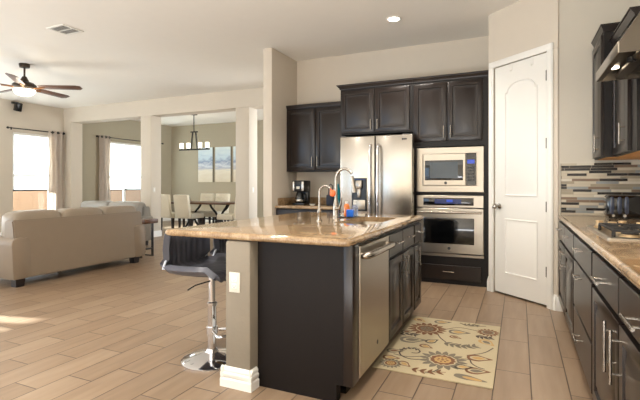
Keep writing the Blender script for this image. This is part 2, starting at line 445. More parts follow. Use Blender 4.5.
baseboard('baseboard_range', [(fy(0, 4.7), .322, .43), (PM, D1 + .063, PW + .006)], .15)
baseboard('baseboard_pantry', [(frame((-.312, 0, 0), (0, -1, 0), (-1, 0, 0)), -5.41, -5.25)], .15)

# door casing, door
cs = MB()
for u0, u1, v0, v1 in ((D0 - .058, D0 + .006, 0, DH - .006), (D1 - .006, D1 + .060, 0, DH - .006), (D0 - .058, D1 + .060, DH - .006, DH + .062)):
    cs.box((u0, v0, .0005), (u1, v1, .016), .004, PM)
    cs.box((u0 + .012, v0 + (0 if v1 < 2.485 else .012), .012), (u1 - .012, v1 - (.0 if v1 < 2.485 else .012), .021), .003, PM)
struct('trim_door_casing', cs, white_m)
d0, d1 = D0 + .010, D1 - .010
dm = MB()
dm.box((d0, .02, -.045), (d1, DH - .01, -.008), .002, PM)
def bead(pts):   # raised moulding around a door panel plus its fielded centre
    pts = [Vector(p) for p in pts]; c = sum(pts, Vector((0, 0, 0))) / len(pts)
    def inset(k):
        out = []
        for i, p in enumerate(pts):
            a = (pts[i] - pts[i - 1]).normalized(); b = (pts[(i + 1) % len(pts)] - pts[i]).normalized()
            na = Vector((-a.y, a.x, 0)); nb = Vector((-b.y, b.x, 0)); nn = (na + nb).normalized()
            out.append(p + nn * k / max(.35, nn.dot(na)))
        return out
    def lp(k, z): return [(p.x, p.y, z) for p in inset(k)]
    return [lp(0, -.009), lp(.004, 0.000), lp(.014, .001), lp(.020, -.0065), lp(.032, -.0065), lp(.052, -.001)]
low = [(.225, .235, 0), (.640, .235, 0), (.640, .83, 0), (.225, .83, 0)]
arch = [(.225, 1.07, 0), (.640, 1.07, 0), (.640, 2.185, 0), (.617, 2.187, 0)] + [(.4325 + .18 * math.cos(a), 2.19 + .10 * math.sin(a), 0) for a in [math.pi * k / 16 for k in range(1, 16)]] + [(.248, 2.187, 0), (.225, 2.185, 0)]
dm.rings(bead(low), PM); dm.rings(bead(arch), PM)
door = struct('door_1', dm, white_m)
kb = MB()
kb.cyl((.145, .955, -.008), (.145, .955, .004), .032, M=PM); kb.cyl((.145, .955, .003), (.145, .955, .045), .011, M=PM)
kb.lathe([(0, 0), (.020, 0), (.028, .010), (.029, .02), (.022, .032), (0, .036)], M=PM @ Matrix.Translation((.145, .955, .036)))
kb.cyl((.118, .945, .048), (.105, .935, .05), .006, .004, M=PM)
struct('door_knob', kb, nickel_m, door)
for z in (.345, .977, 1.597, 2.256):
    hm = MB(); hm.box((d1 - .020, z - .05, -.009), (d1 + .004, z + .05, -.002), .001, PM); hm.cyl((d1 + .001, z - .052, .002), (d1 + .001, z + .052, .002), .007, M=PM)
    struct('door_hinge', hm, bronze_m, door)
for s, which in ((.316, 'white over-door hook nearer the knob side of the pantry door'), (.58, 'white over-door hook nearer the hinge side of the pantry door')):
    hk = MB(); hk.box((s - .012, DH - .085, -.0075), (s + .012, DH - .0095, -.005), .0008, PM); hk.tube([(s, DH - .08, -.003), (s, DH - .098, .004), (s, DH - .09, .016)], .004, 8, PM)
    tag(link('door_hook', hk, white_m, loc=PM @ Vector((s, DH - .09, 0))), which, 'hook')

# windows in the left wall
def window(n, y0, y1, z0, z1, mull, shade_z, lab):
    fr = MB(); x = LX - .12
    for a in ((y0, y0 + .04), (y1 - .04, y1)): fr.box((x, a[0], z0), (x + .05, a[1], z1), .004)
    for a in ((z0, z0 + .04), (z1 - .04, z1), (1.40, 1.44)): fr.box((x, y0 + .04, a[0]), (x + .05, y1 - .04, a[1]), .004)
    for yy in mull: fr.box((x, yy - .03, z0 + .04), (x + .05, yy + .03, 1.40), .004)
    wd = struct(f'window_{n}', fr, white_m)
    gl = B((x + .02, y0 + .04, z0 + .04), (x + .026, y1 - .04, z1 - .04))
    g = link('glass_pane', gl, glass_m, wd)
    sl = B((LX - .10, y0 - .0, z0 - .03), (LX + .03, y1 + .0, z0 - .001), .005); link('window_sill', sl, white_m, wd)
    t = thing('roller_shade', lab, 'roller shade', (LX - .04, (y0 + y1) / 2, z1))
    link('shade_fabric', B((LX - .042, y0 + .015, shade_z), (LX - .040, y1 - .015, z1 - .05)), shadef_m, t)
    link('shade_cassette', B((LX - .065, y0 + .005, z1 - .06), (LX - .01, y1 - .005, z1 - .003), .006), white_m, t)
    link('bottom_bar', B((LX - .055, y0 + .015, shade_z - .035), (LX - .025, y1 - .015, shade_z), .004), dkgrey_m, t)
gm, N, L, b = nodes_mat('window_glass')
gm.node_tree.nodes.remove(b); tr = N.new('ShaderNodeBsdfTransparent'); gg = N.new('ShaderNodeBsdfGlossy'); gg.inputs['Roughness'].default_value = .02
ms = N.new('ShaderNodeMixShader'); ms.inputs[0].default_value = .05; nz = N.new('ShaderNodeTexNoise'); nz.inputs['Scale'].default_value = 3
cr = ramp(N, L, nz.outputs['Fac'], [(0, (.93, .95, .95)), (1, (.97, .98, .98))]); L.new(cr, tr.inputs[0])
L.new(tr.outputs[0], ms.inputs[1]); L.new(gg.outputs[0], ms.inputs[2]); L.new(ms.outputs[0], N['Material Output'].inputs[0]); glass_m = gm
window(1, 6.14, 7.06, .52, 2.39, [], 1.07, 'white roller shade half lowered over the living room window by the sofa')
window(2, 8.58, 10.4, .52, 2.40, [9.3], 1.05, 'white roller shade half lowered over the wide window beyond the columns')
gw = MB(); gw.box((-14.2, -3, -.1), (-14, 16, 1.25)); gw.box((-14.24, -3, 1.25), (-13.96, 16, 1.31), .01)
o = tag(link('garden_wall', gw, peach_m, loc=(-14.1, 6, 0)), 'peach garden wall seen through the windows below the shades', 'wall', kind='structure')
struct('ground_outside', B((-19, -8, -.3), (-10.72, 18, -.12)), ground_m)

# switches and outlets
def plate(name, M, u, v, lab, cat, outlet=False, wd=.075, h=.118):
    t = thing(name, lab, cat, M @ Vector((u, v, 0)))
    link('cover_plate', MB().box((u - wd / 2, v - h / 2, .0005), (u + wd / 2, v + h / 2, .007), .002, M), plate_m, t)
    if outlet:
        for s in (-.02, .02):
            r = link('socket', MB().box((u - .017, v + s - .014, .0065), (u + .017, v + s + .014, .0095), .003, M), white_m, t)
            e = MB(); e.box((u - .009, v + s - .005, .009), (u - .006, v + s + .006, .0100), 0, M); e.box((u + .006, v + s - .005, .009), (u + .009, v + s + .006, .0100), 0, M); e.cyl((u, v + s - .009, .009), (u, v + s - .009, .0100), .003, n=10, M=M)
            link('slot', e, dkgrey_m, r)
    else:
        link('rocker', MB().box((u - .016, v - .033, .0065), (u + .016, v + .033, .0105), .002, M), white_m, t)
CX = frame((-7.512, 0, 0), (0, 1, 0), (1, 0, 0))
plate('light_switch', CX, 7.44, 1.07, 'white light switch on the side of the column behind the side table', 'switch')
plate('wall_outlet', CX, 7.52, .36, 'white outlet low on the column behind the side table', 'outlet', True)
plate('light_switch', frame((-4.904, 0, 0), (0, 1, 0), (1, 0, 0)), 7.49, 1.08, 'white light switch on the side of the column right of the dining opening', 'switch')

# ------------------------------------------------------------------ cabinet helpers
def bar(parent, M, u, v, ln, vert, st=.036, r=.006, name='handle'):
    m = MB(); h = ln / 2
    if vert: m.cyl((u, v - h, st), (u, v + h, st), r, n=12, M=M); P = [(u, v - h * .62), (u, v + h * .62)]
    else: m.cyl((u - h, v, st), (u + h, v, st), r, n=12, M=M); P = [(u - h * .62, v), (u + h * .62, v)]
    for a, b2 in P: m.cyl((a, b2, .0), (a, b2, st), r * .8, n=10, M=M)
    o = link(name, m, nickel_m, parent); return o
RAISED = [(0, 0.0008), (0, .018), (.003, .020), (.055, .020), (.060, .008), (.074, .007), (.104, .019)]
FLAT = [(0, .0008), (0, .017), (.004, .020)]
def front(parent, kind, M, u0, u1, v0, v1, prof=RAISED, handle=None):
    o = link(kind, MB().panel(u0, u1, v0, v1, prof, M), esp_m, parent)
    if handle: bar(o, M @ Matrix.Translation((0, 0, .0195)), *handle)
    return o
def crown(parent, x0, x1, y0, y1, z, sides, e=.045, h=.06):
    # crown moulding around the front and the named sides of a box top
    l = e if 'l' in sides else 0; r = e if 'r' in sides else 0; f = e if 'f' in sides else 0
    b_ = e if 'b' in sides else 0
    loops = []
    for k, zz in ((0, 0), (.25, .004), (.3, .018), (.75, .040), (.8, .048), (1, .050), (1, h)):
        loops.append([(x0 - l * k, y0 - f * k, z + zz), (x1 + r * k, y0 - f * k, z + zz), (x1 + r * k, y1 + b_ * k, z + zz), (x0 - l * k, y1 + b_ * k, z + zz)])
    return link('crown_moulding', MB().rings(loops), esp_m, parent)
FM = frame((0, 5.42, 0), (1, 0, 0), (0, -1, 0))

# tall oven cabinet
t = thing('oven_cabinet', 'tall dark espresso cabinet housing the microwave and wall oven beside the pantry door', 'cabinet', (-.77, 5.7, 0))
b_ = MB()
b_.box((-1.20, 5.42, 0), (-1.155, 5.995, 2.45)); b_.box((-.365, 5.42, 0), (-.318, 5.995, 2.45))
b_.box((-1.155, 5.42, 1.655), (-.365, 5.99, 2.45)); b_.box((-1.155, 5.42, 0), (-.365, 5.99, .327)); b_.box((-1.155, 5.42, 1.068), (-.365, 5.99, 1.096)); b_.box((-1.155, 5.97, .327), (-.365, 5.99, 1.655))
link('cabinet_body', b_, espd_m, t)
front(t, 'door', FM, -1.185, -.788, 1.715, 2.425, handle=(-.822, 1.825, .15, True))
front(t, 'door', FM, -.778, -.385, 1.715, 2.425, handle=(-.742, 1.825, .15, True))
front(t, 'drawer', FM, -1.13, -.405, .055, .225, FLAT, (-.765, .155, .13, False))
crown(t, -1.20, -.318, 5.42, 5.99, 2.45, 'f')
# cabinet above the fridge
t = thing('cabinet_above_fridge', 'dark espresso two-door wall cabinet mounted above the fridge', 'cabinet', (-1.69, 5.7, 1.85))
link('cabinet_body', B((-2.165, 5.42, 1.85), (-1.202, 5.995, 2.45)), espd_m, t)
front(t, 'door', FM, -2.145, -1.70, 1.872, 2.425, handle=(-1.735, 1.965, .13, True))
front(t, 'door', FM, -1.685, -1.24, 1.872, 2.425, handle=(-1.645, 1.965, .13, True))
crown(t, -2.165, -1.202, 5.42, 5.99, 2.45, 'fl')
# upper left
UM = frame((0, 5.67, 0), (1, 0, 0), (0, -1, 0))
t = thing('wall_cabinet', 'dark espresso two-door wall cabinet above the coffee maker', 'cabinet', (-2.7, 5.85, 1.38))
link('cabinet_body', B((-3.122, 5.67, 1.38), (-2.167, 5.995, 2.30)), espd_m, t)
front(t, 'door', UM, -3.105, -2.655, 1.40, 2.28, handle=(-2.69, 1.52, .14, True))
front(t, 'door', UM, -2.64, -2.185, 1.40, 2.28, handle=(-2.605, 1.52, .14, True))
crown(t, -3.122, -2.167, 5.67, 5.99, 2.30, 'f', .03, .05)
# lower left + top
LM = frame((0, 5.36, 0), (1, 0, 0), (0, -1, 0))
t = thing('base_cabinet', 'dark espresso base cabinet under the coffee maker counter left of the fridge', 'cabinet', (-2.65, 5.7, 0))
m = MB(); m.box((-3.12, 5.36, .10), (-2.12, 5.99, .858)); m.box((-3.12, 5.43, 0), (-2.12, 5.99, .10)); link('cabinet_body', m, espd_m, t)
front(t, 'door', LM, -3.10, -2.63, .12, .67, handle=(-2.67, .58, .13, True)); front(t, 'door', LM, -2.61, -2.14, .12, .67, handle=(-2.57, .58, .13, True))
front(t, 'drawer', LM, -3.10, -2.63, .69, .84, FLAT, (-2.865, .765, .13, False)); front(t, 'drawer', LM, -2.61, -2.14, .69, .84, FLAT, (-2.375, .765, .13, False))
t = thing('granite_countertop', 'short tan granite counter holding the coffee maker left of the fridge', 'countertop', (-2.65, 5.66, .86))
link('slab', B((-3.12, 5.32, .86), (-2.12, 5.995, .90), .012), granite_m, t)
m = MB(); m.box((-3.12, 5.965, .90), (-2.12, 5.995, 1.0), .004); m.box((-3.12, 5.40, .90), (-3.098, 5.965, 1.0), .004); link('backsplash', m, granite_m, t)

# ------------------------------------------------------------------ fridge
t = thing('refrigerator', 'stainless steel french-door refrigerator with water dispenser', 'refrigerator', (-1.62, 5.6, 0))
m = MB(); m.box((-2.085, 5.27, .03), (-1.205, 5.95, 1.785), .006); link('body', m, dkgrey_m, t)
FR = frame((0, 5.27, 0), (1, 0, 0), (0, -1, 0))
def fdoor(name, u0, u1, v0, v1):
    prof = [(0, .003), (0, .052), (.004, .064), (.014, .070)]
    return link(name, MB().panel(u0, u1, v0, v1, prof, FR), steel_m, t)
dl = fdoor('left_door', -2.085, -1.625, .68, 1.80); dr = fdoor('right_door', -1.615, -1.155, .68, 1.80); dz = fdoor('freezer_drawer', -2.085, -1.155, .06, .66)
for d, u in ((dl, -1.672), (dr, -1.572)):
    link('handle', MB().tube([(u, .80, .066), (u, .80, .11), (u, .86, .125), (u, 1.2, .135), (u, 1.62, .125), (u, 1.68, .11), (u, 1.68, .066)], .017, 14, FR, 2), chrome_m, d)
link('handle', MB().tube([(-2.0, .58, .066), (-2.0, .58, .11), (-1.94, .58, .125), (-1.3, .58, .125), (-1.24, .58, .11), (-1.24, .58, .066)], .014, 12, FR, 1), chrome_m, dz)
disp = link('water_dispenser', MB().panel(-1.925, -1.725, .86, 1.275, [(0, .0695), (0, .078), (.006, .080), (.016, .080), (.018, .0712)], FR), black_m, dl)
link('dispenser_nozzle', MB().box((-1.865, 1.14, .072), (-1.785, 1.245, .105), .008, FR).box((-1.845, 1.03, .074), (-1.805, 1.14, .09), .004, FR), nickel_m, disp)
link('drip_tray', MB().box((-1.905, .88, .0715), (-1.745, 1.00, .082), .004, FR), steelh_m, disp)
link('dispenser_display', MB().box((-1.90, 1.252, .0795), (-1.75, 1.264, .0815), 0, FR), lcd_m, disp)
link('emblem', MB().box((-1.265, 1.735, .0695), (-1.225, 1.752, .073), .002, FR).cyl((-1.275, 1.7435, .0695), (-1.275, 1.7435, .073), .011, n=16, M=FR), dkgrey_m, dr)
for u in (-2.05, -1.245): link('hinge_cap', MB().box((u - .035, 1.786, -.08), (u + .035, 1.812, .05), .006, FR), dkgrey_m, t)

# ------------------------------------------------------------------ microwave and wall oven
t = thing('microwave', 'built-in stainless microwave above the wall oven', 'microwave', (-.76, 5.6, 1.10))
link('body', MB().box((-1.10, 5.42, 1.13), (-.42, 5.90, 1.62)), dkgrey_m, t)
link('trim_kit', MB().panel(-1.150, -.371, 1.103, 1.640, [(0, .0005), (0, .018), (.004, .022), (.074, .022), (.078, .008)], FM), steelh_m, t)
d = link('door', MB().panel(-1.068, -.572, 1.183, 1.562, [(0, .0082), (0, .030), (.004, .034)], FM), steelh_m, t)
link('door_window', MB().panel(-1.045, -.600, 1.245, 1.485, [(0, .0335), (0, .0365), (.003, .0375)], FM), glassblk_m, d)
wn_ = link('window_screen', MB().panel(-.985, -.66, 1.27, 1.46, [(0, .0372), (0, .0382), (.004, .0384)], FM), mat('microwave_screen', lin(70, 82, 92), .12, var=.1), d)
cp = link('control_panel', MB().panel(-.568, -.455, 1.183, 1.562, [(0, .0082), (0, .030), (.004, .034)], FM), glassblk_m, t)
link('display', MB().box((-.553, 1.44, .0338), (-.472, 1.485, .0352), 0, FM), display_m, cp)
k = MB()
for i in range(5):
    for j in range(3): k.box((-.551 + j * .028, 1.235 + i * .037, .0338), (-.530 + j * .028, 1.258 + i * .037, .0355), .002, FM)
link('keypad', k, dkgrey_m, cp)
link('emblem', MB().cyl((-.80, 1.213, .0335), (-.80, 1.213, .037), .017, n=20, M=FM).cyl((-.80, 1.213, .0365), (-.80, 1.213, .039), .010, n=20, M=FM), dkgrey_m, d)

t = thing('wall_oven', 'stainless wall oven with black window below the microwave', 'oven', (-.76, 5.6, .33))
link('body', MB().box((-1.12, 5.42, .335), (-.40, 5.95, 1.062)), dkgrey_m, t)
cp = link('control_panel', MB().panel(-1.148, -.372, .918, 1.063, [(0, .0005), (0, .022), (.005, .027)], FM), steelh_m, t)
link('display_glass', MB().panel(-1.065, -.482, .945, 1.035, [(0, .0265), (0, .029), (.003, .030)], FM), glassblk_m, cp)
link('display', MB().box((-.93, .965, .0298), (-.62, 1.018, .0308), 0, FM), lcd_m, cp)
link('clock_display', MB().box((-.79, .985, .0306), (-.72, 1.012, .0314), 0, FM), display_m, cp)
d = link('door', MB().panel(-1.148, -.372, .372, .910, [(0, .0005), (0, .030), (.006, .036)], FM), steelh_m, t)
link('door_window', MB().panel(-1.062, -.475, .485, .795, [(0, .0355), (0, .038), (.004, .039)], FM), glassblk_m, d)
bar(d, FM @ Matrix.Translation((0, 0, .035)), -.76, .862, .74, False, .05, .013)
link('emblem', MB().cyl((-.76, .432, .0355), (-.76, .432, .039), .018, n=20, M=FM).cyl((-.76, .432, .0385), (-.76, .432, .041), .011, n=20, M=FM), dkgrey_m, d)
link('lower_vent_trim', MB().panel(-1.148, -.372, .331, .362, [(0, .0005), (0, .018), (.004, .021)], FM), steelh_m, t)

# ------------------------------------------------------------------ island
PX0, PX1 = -1.60, -1.42
struct('wall_island', B((PX0, 2.14, 0), (PX1, 4.0, .866), .02), pony_m)
m = MB()
for M, a, b2 in ((fy(0, 2.14), PX0 - .02, PX1 + .02), (frame((PX1, 0, 0), (0, 1, 0), (1, 0, 0)), 2.12, 2.205), (frame((PX0, 0, 0), (0, -1, 0), (-1, 0, 0)), -4.0, -2.12)):
    prof = [(0, 0), (.021, 0), (.021, .046), (.014, .054), (.019, .062), (.019, .080), (.011, .087), (.014, .095), (.014, .104), (.007, .114), (0, .118)]
    m.prism(prof, b2 - a, M @ Matrix(((0, 0, 1, a), (0, 1, 0, 0), (1, 0, 0, 0), (0, 0, 0, 1))))
struct('baseboard_island', m, white_m)
plate('wall_outlet', fy(0, 2.14), -1.526, .62, 'white duplex outlet on the end of the taupe island wall', 'outlet', True)
t = thing('island_end_panel', 'flat dark espresso panel closing the near end of the island', 'panel', (-1.13, 2.26, 0))
m = MB(); m.prism([(-1.415, 0), (-.91, 0), (-.91, .10), (-.868, .10), (-.868, .866), (-1.415, .866)], .06, frame((0, 2.275, 0), (1, 0, 0), (0, -1, 0)))
link('panel', m, mat('espresso_flat', lin(25, 20, 18), .5, spec=.18, var=.15, scale=5, stretch=(5, 5, .7)), t)
link('corner_stile', B((-.868, 2.214, .10), (-.815, 2.318, .866), .003), esp_m, t)
# dishwasher
IM = frame((-.835, 0, 0), (0, 1, 0), (1, 0, 0))
t = thing('dishwasher', 'stainless steel dishwasher under the island counter', 'dishwasher', (-1.1, 2.63, 0))
link('body', B((-1.40, 2.335, .10), (-.836, 2.925, .858)), dkgrey_m, t)
link('toe_panel', B((-1.40, 2.335, .0), (-.90, 2.925, .098)), black_m, t)
d = link('door', MB().panel(2.333, 2.927, .105, .850, [(0, .001), (0, .016), (.004, .022)], IM), steelh_m, t)
h = MB(); h.tube([(2.36, .792, .022), (2.36, .792, .055), (2.40, .794, .068), (2.63, .797, .072), (2.86, .794, .068), (2.90, .792, .055), (2.90, .792, .022)], .019, 12, IM, 2)
link('handle', h, nickel_m, d)
link('emblem', MB().cyl((2.66, .205, .0218), (2.66, .205, .024), .014, n=18, M=IM), dkgrey_m, d)
# sink base + single cabinet
def island_cab(lab, y0, y1, doors):
    t = thing('island_cabinet', lab, 'cabinet', (-1.12, (y0 + y1) / 2, 0))
    m = MB(); x0, x1 = -1.415, -.836
    m.box((x0, y0, .10), (x1, y0 + .018, .862)); m.box((x0, y1 - .018, .10), (x1, y1, .862)); m.box((x0, y0 + .018, .10), (x1, y1 - .018, .118)); m.box((x0, y0 + .018, .118), (x0 + .01, y1 - .018, .862)); m.box((x1 - .02, y0 + .018, .118), (x1, y1 - .018, .862))
    m.box((x0, y0 + .004, 0), (-.90, y1 - .004, .10))
    link('cabinet_body', m, espd_m, t)
    for a, b2, hs in doors:
        front(t, 'door', IM, a, b2, .115, .665, handle=(hs, .575, .15, True))
        front(t, 'drawer', IM, a, b2, .69, .845, FLAT, ((a + b2) / 2, .775, .13, False))
island_cab('dark two-door island cabinet below the sink beside the dishwasher', 2.93, 3.735, [(2.945, 3.325, 3.285), (3.34, 3.72, 3.38)])
island_cab('dark single-door island cabinet at the far end nearest the oven', 3.74, 4.04, [(3.755, 4.025, 3.80)])

def rrect(x0, x1, y0, y1, r, n=6):
    out = []
    for cx, cy, a0 in ((x1 - r, y0 + r, -90), (x1 - r, y1 - r, 0), (x0 + r, y1 - r, 90), (x0 + r, y0 + r, 180)):
        for k in range(n + 1): a = R(a0 + 90 * k / n); out.append((cx + r * math.cos(a), cy + r * math.sin(a)))
    return out
SX0, SX1, SY0, SY1 = -1.262, -.945, 2.99, 3.70
def countertop(x0, x1, y0, y1, z0, z1, hole=None, r=.03):
    loops = []; nr = (z1 - z0) / 2
    for k in range(9):
        a = -math.pi / 2 + math.pi * k / 8; e = nr * (1 - math.cos(a))
        loops.append([(x, y, z0 + nr + nr * math.sin(a)) for x, y in rrect(x0 + e, x1 - e, y0 + e, y1 - e, r)])
    if hole is None: return MB().rings(loops)
    hl = rrect(*hole, .05)
    loops += [[(x, y, z1) for x, y in hl], [(x, y, z0) for x, y in hl], loops[0]]
    m = MB(); t = bmesh.new()
    vs = [[t.verts.new(p) for p in lp] for lp in loops[:-1]]; vs.append(vs[0]); n = len(vs[0])
    for a, b2 in zip(vs, vs[1:]):
        for q in range(n): t.faces.new((a[q], a[(q + 1) % n], b2[(q + 1) % n], b2[q]))
    bmesh.ops.recalc_face_normals(t, faces=t.faces); return m._add(t, None)
t = tag(link('granite_countertop', countertop(-2.075, -.80, 2.13, 4.09, .868, .910, (SX0, SX1, SY0, SY1)), granite_m, loc=(-1.44, 3.1, .868)), 'large polished tan granite island countertop with sink cutout', 'countertop')
t = thing('kitchen_sink', 'stainless undermount sink set into the island counter', 'sink', (-1.10, 3.36, .67))
m = MB(); o1 = rrect(SX0 - .012, SX1 + .012, SY0 - .012, SY1 + .012, .055); i1 = rrect(SX0 - .004, SX1 + .004, SY0 - .004, SY1 + .004, .05); i2 = rrect(SX0 + .02, SX1 - .02, SY0 + .02, SY1 - .02, .06)
m.rings([[(x, y, .66) for x, y in o1], [(x, y, .867) for x, y in o1], [(x, y, .867) for x, y in i1], [(x, y, .69) for x, y in i2], [(x, y, .672) for x, y in rrect(SX0 + .06, SX1 - .06, SY0 + .06, SY1 - .06, .05)]])
link('basin', m, steelh_m, t)
link('drain', MB().cyl((-1.10, 3.36, .6715), (-1.10, 3.36, .675), .045), chrome_m, t)

# faucets
t = thing('kitchen_faucet', 'tall brushed nickel pull-down faucet beside the island sink', 'faucet', (-1.40, 3.40, .91))
bx, by = -1.40, 3.40
link('base', MB().lathe([(0, 0), (.030, 0), (.030, .006), (.026, .012), (.024, .03), (.026, .09), (.023, .13), (.018, .15), (.014, .17), (0, .17)], M=Matrix.Translation((bx, by, .91))), nickel_m, t)
pts = [(bx, by, 1.07)] + [(bx + .075 - .075 * math.cos(math.pi * k / 12), by, 1.245 + .082 * math.sin(math.pi * k / 12)) for k in range(0, 11)]
sp_ = link('spout', MB().tube([(bx, by, 1.06)] + pts[1:], .0125, 14), nickel_m, t)
link('spray_head', MB().tube([(bx + .142, by, 1.265), (bx + .150, by, 1.22), (bx + .158, by, 1.175), (bx + .165, by, 1.13)], [.013, .017, .019, .021], 14), nickel_m, t)
link('lever_handle', MB().tube([(bx, by - .02, .99), (bx + .045, by - .04, 1.0), (bx + .06, by - .045, 1.03), (bx + .068, by - .05, 1.085)], [.013, .012, .009, .007], 10), nickel_m, t)
t = thing('filter_faucet', 'small slender brushed nickel water faucet left of the tall faucet', 'faucet', (-1.43, 3.13, .91))
bx, by = -1.43, 3.13
link('base', MB().lathe([(0, 0), (.022, 0), (.022, .006), (.014, .014), (.013, .05), (.017, .06), (.017, .08), (.010, .10), (0, .10)], M=Matrix.Translation((bx, by, .91))), nickel_m, t)
link('spout', MB().tube([(bx, by, 1.0), (bx, by, 1.12)] + [(bx + .05 - .05 * math.cos(math.pi * k / 10), by, 1.135 + .052 * math.sin(math.pi * k / 10)) for k in range(0, 9)], .0075, 12), nickel_m, t)
link('lever', MB().tube([(bx, by - .01, .98), (bx + .02, by - .03, .985), (bx + .03, by - .04, 1.01)], .006, 8), nickel_m, t)
t = tag(link('orange_tag', MB().pillow((bx + .112, by + .004, 1.128), (.024, .016, .027), .8).tube([(bx + .098, by, 1.15), (bx + .095, by, 1.168)], .004, 8), orange_m, loc=(bx + .11, by, 1.1)), 'small orange tag hanging at the small faucet spout', 'tag')

# things by the sink, on a little tray
link_t = tag(link('soap_tray', countertop(-1.425, -1.28, 3.49, 3.665, .9102, .918, None, .02), black_m, loc=(-1.35, 3.58, .91)), 'small black tray under the soap bottles at the sink', 'tray')
def bottle(name, lab, x, y, r, h, bm_, capm, pump):
    t = thing(name, lab, 'bottle', (x, y, .9185))
    link('bottle_body', MB().lathe([(0, 0), (r * .92, 0), (r, .006), (r, h * .68), (r * .8, h * .80), (r * .38, h * .86), (r * .38, h * .9), (0, h * .9)], M=Matrix.Translation((x, y, .9185))), bm_, t)
    z = .9185 + h * .88
    m = MB(); m.cyl((x, y, z), (x, y, z + h * .14), r * .45, n=16)
    if pump: m.cyl((x, y, z + h * .14), (x, y, z + h * .28), r * .14, n=10); m.box((x - r * .3, y - r * .3, z + h * .26), (x + r * .9, y + r * .3, z + h * .33), r * .1)
    link('pump' if pump else 'cap', m, capm, t)
bottle('soap_bottle', 'orange dish soap bottle with white cap at the sink', -1.385, 3.61, .026, .125, amber_m, white_m, False)
bottle('soap_bottle', 'clear blue soap bottle with white pump at the sink', -1.315, 3.63, .026, .115, clear_m, white_m, True)
tag(link('dish_sponge', B((-1.35, 3.505, .9185), (-1.288, 3.53, .98), .006), blue_m, loc=(-1.32, 3.52, .9185)), 'bright blue sponge standing in front of the soap bottles', 'sponge')

# ------------------------------------------------------------------ left counter things
t = thing('coffee_maker', 'black and steel drip coffee maker on the left counter', 'coffee maker', (-2.86, 5.62, .90))
m = MB(); m.box((-2.95, 5.52, .9005), (-2.77, 5.74, .93), .006); m.box((-2.95, 5.66, .93), (-2.77, 5.74, 1.13), .006); link('body', m, black_m, t)
hd = link('brew_head', B((-2.955, 5.525, 1.09), (-2.765, 5.745, 1.25), .012), black_m, t)
m = MB(); m.box((-2.95, 5.518, 1.105), (-2.918, 5.526, 1.235), .002); m.box((-2.802, 5.518, 1.105), (-2.77, 5.526, 1.235), .002); link('steel_trim', m, steel_m, hd)
link('clock', B((-2.885, 5.519, 1.13), (-2.835, 5.5255, 1.165), .001), plate_m, hd)
c_ = link('carafe', MB().lathe([(0, 0), (.058, 0), (.072, .02), (.074, .07), (.058, .12), (.052, .14), (0, .14)], M=Matrix.Translation((-2.86, 5.59, .932))), glassblk_m, t)
link('carafe_band', MB().lathe([(.0745, .0), (.076, .004), (.076, .02), (.0745, .024)], M=Matrix.Translation((-2.86, 5.59, .955))), steel_m, c_)
link('carafe_handle', MB().tube([(-2.805, 5.57, 1.055), (-2.77, 5.545, 1.05), (-2.755, 5.54, 1.01), (-2.765, 5.55, .97), (-2.79, 5.56, .965)], .009, 8, None, 1), black_m, c_)
t = thing('lunch_bag', 'dark navy bag with upright handle on the left counter near the fridge', 'bag', (-2.42, 5.68, .90))
link('bag_body', B((-2.475, 5.63, .9005), (-2.365, 5.73, 1.05), .02), navy_m, t)
link('bag_handle', MB().tube([(-2.45, 5.68, 1.045), (-2.45, 5.68, 1.17), (-2.42, 5.68, 1.20), (-2.39, 5.68, 1.17), (-2.39, 5.68, 1.045)], .008, 8), navy_m, t)
t = thing('water_bottle', 'teal bottle on the left counter beside the fridge', 'bottle', (-2.28, 5.6, .90))
link('bottle_body', MB().lathe([(0, 0), (.035, 0), (.038, .01), (.038, .22), (.02, .26), (0, .26)], M=Matrix.Translation((-2.28, 5.6, .9005))), teal_m, t)
link('cap', MB().cyl((-2.28, 5.6, 1.155), (-2.28, 5.6, 1.20), .021), teal_m, t)
tag(link('small_dish', MB().lathe([(0, 0), (.025, 0), (.045, .022), (.042, .022), (.024, .006), (0, .005)], M=Matrix.Translation((-2.62, 5.5, .9005))), white_m, loc=(-2.62, 5.5, .90)), 'small white dish on the left counter right of the coffee maker', 'dish')

# ------------------------------------------------------------------ right run
RM = frame((.36, 0, 0), (0, -1, 0), (-1, 0, 0))
def rcab(lab, y0, y1):
    t = thing('base_cabinet', lab, 'cabinet', (.67, (y0 + y1) / 2, 0))
    m = MB(); m.box((.36, y0 + .001, .10), (.975, y1 - .001, .866)); m.box((.43, y0 + .001, 0), (.975, y1 - .001, .10)); link('cabinet_body', m, espd_m, t); return t
t = rcab('dark base cabinet at the far end by the pantry wall', 3.46, 4.695)
for a, b2, hs in ((3.475, 4.07, 4.03), (4.085, 4.68, 4.125)):
    front(t, 'door', RM, -b2, -a, .115, .675, handle=(-hs, .58, .16, True)); front(t, 'drawer', RM, -b2, -a, .70, .85, FLAT, (-(a + b2) / 2, .80, .14, False))
t = rcab('dark three-drawer base cabinet below the gas cooktop', 2.62, 3.455)
for v0, v1, hv in ((.70, .85, .80), (.385, .685, .637), (.115, .37, .268)): front(t, 'drawer', RM, -3.44, -2.635, v0, v1, FLAT, (-3.05, hv, .16, False))
t = rcab('dark two-door base cabinet nearest the camera on the right', 1.30, 2.615)
for a, b2, hs in ((1.965, 2.60, 2.02), (1.315, 1.95, 1.90)):
    front(t, 'door', RM, -b2, -a, .115, .675, handle=(-hs, .565, .20, True)); front(t, 'drawer', RM, -b2, -a, .70, .85, FLAT, (-(a + b2) / 2, .77, .16, False))
tag(link('granite_countertop', countertop(.333, .978, 1.28, 4.685, .868, .910, None, .02), granite_m, loc=(.66, 3, .868)), 'long tan granite counter along the right side under the cooktop', 'countertop')
m = B((.362, 4.685, .911), (.978, 4.699, 1.392)); struct('trim_backsplash', m, mosaic_m)
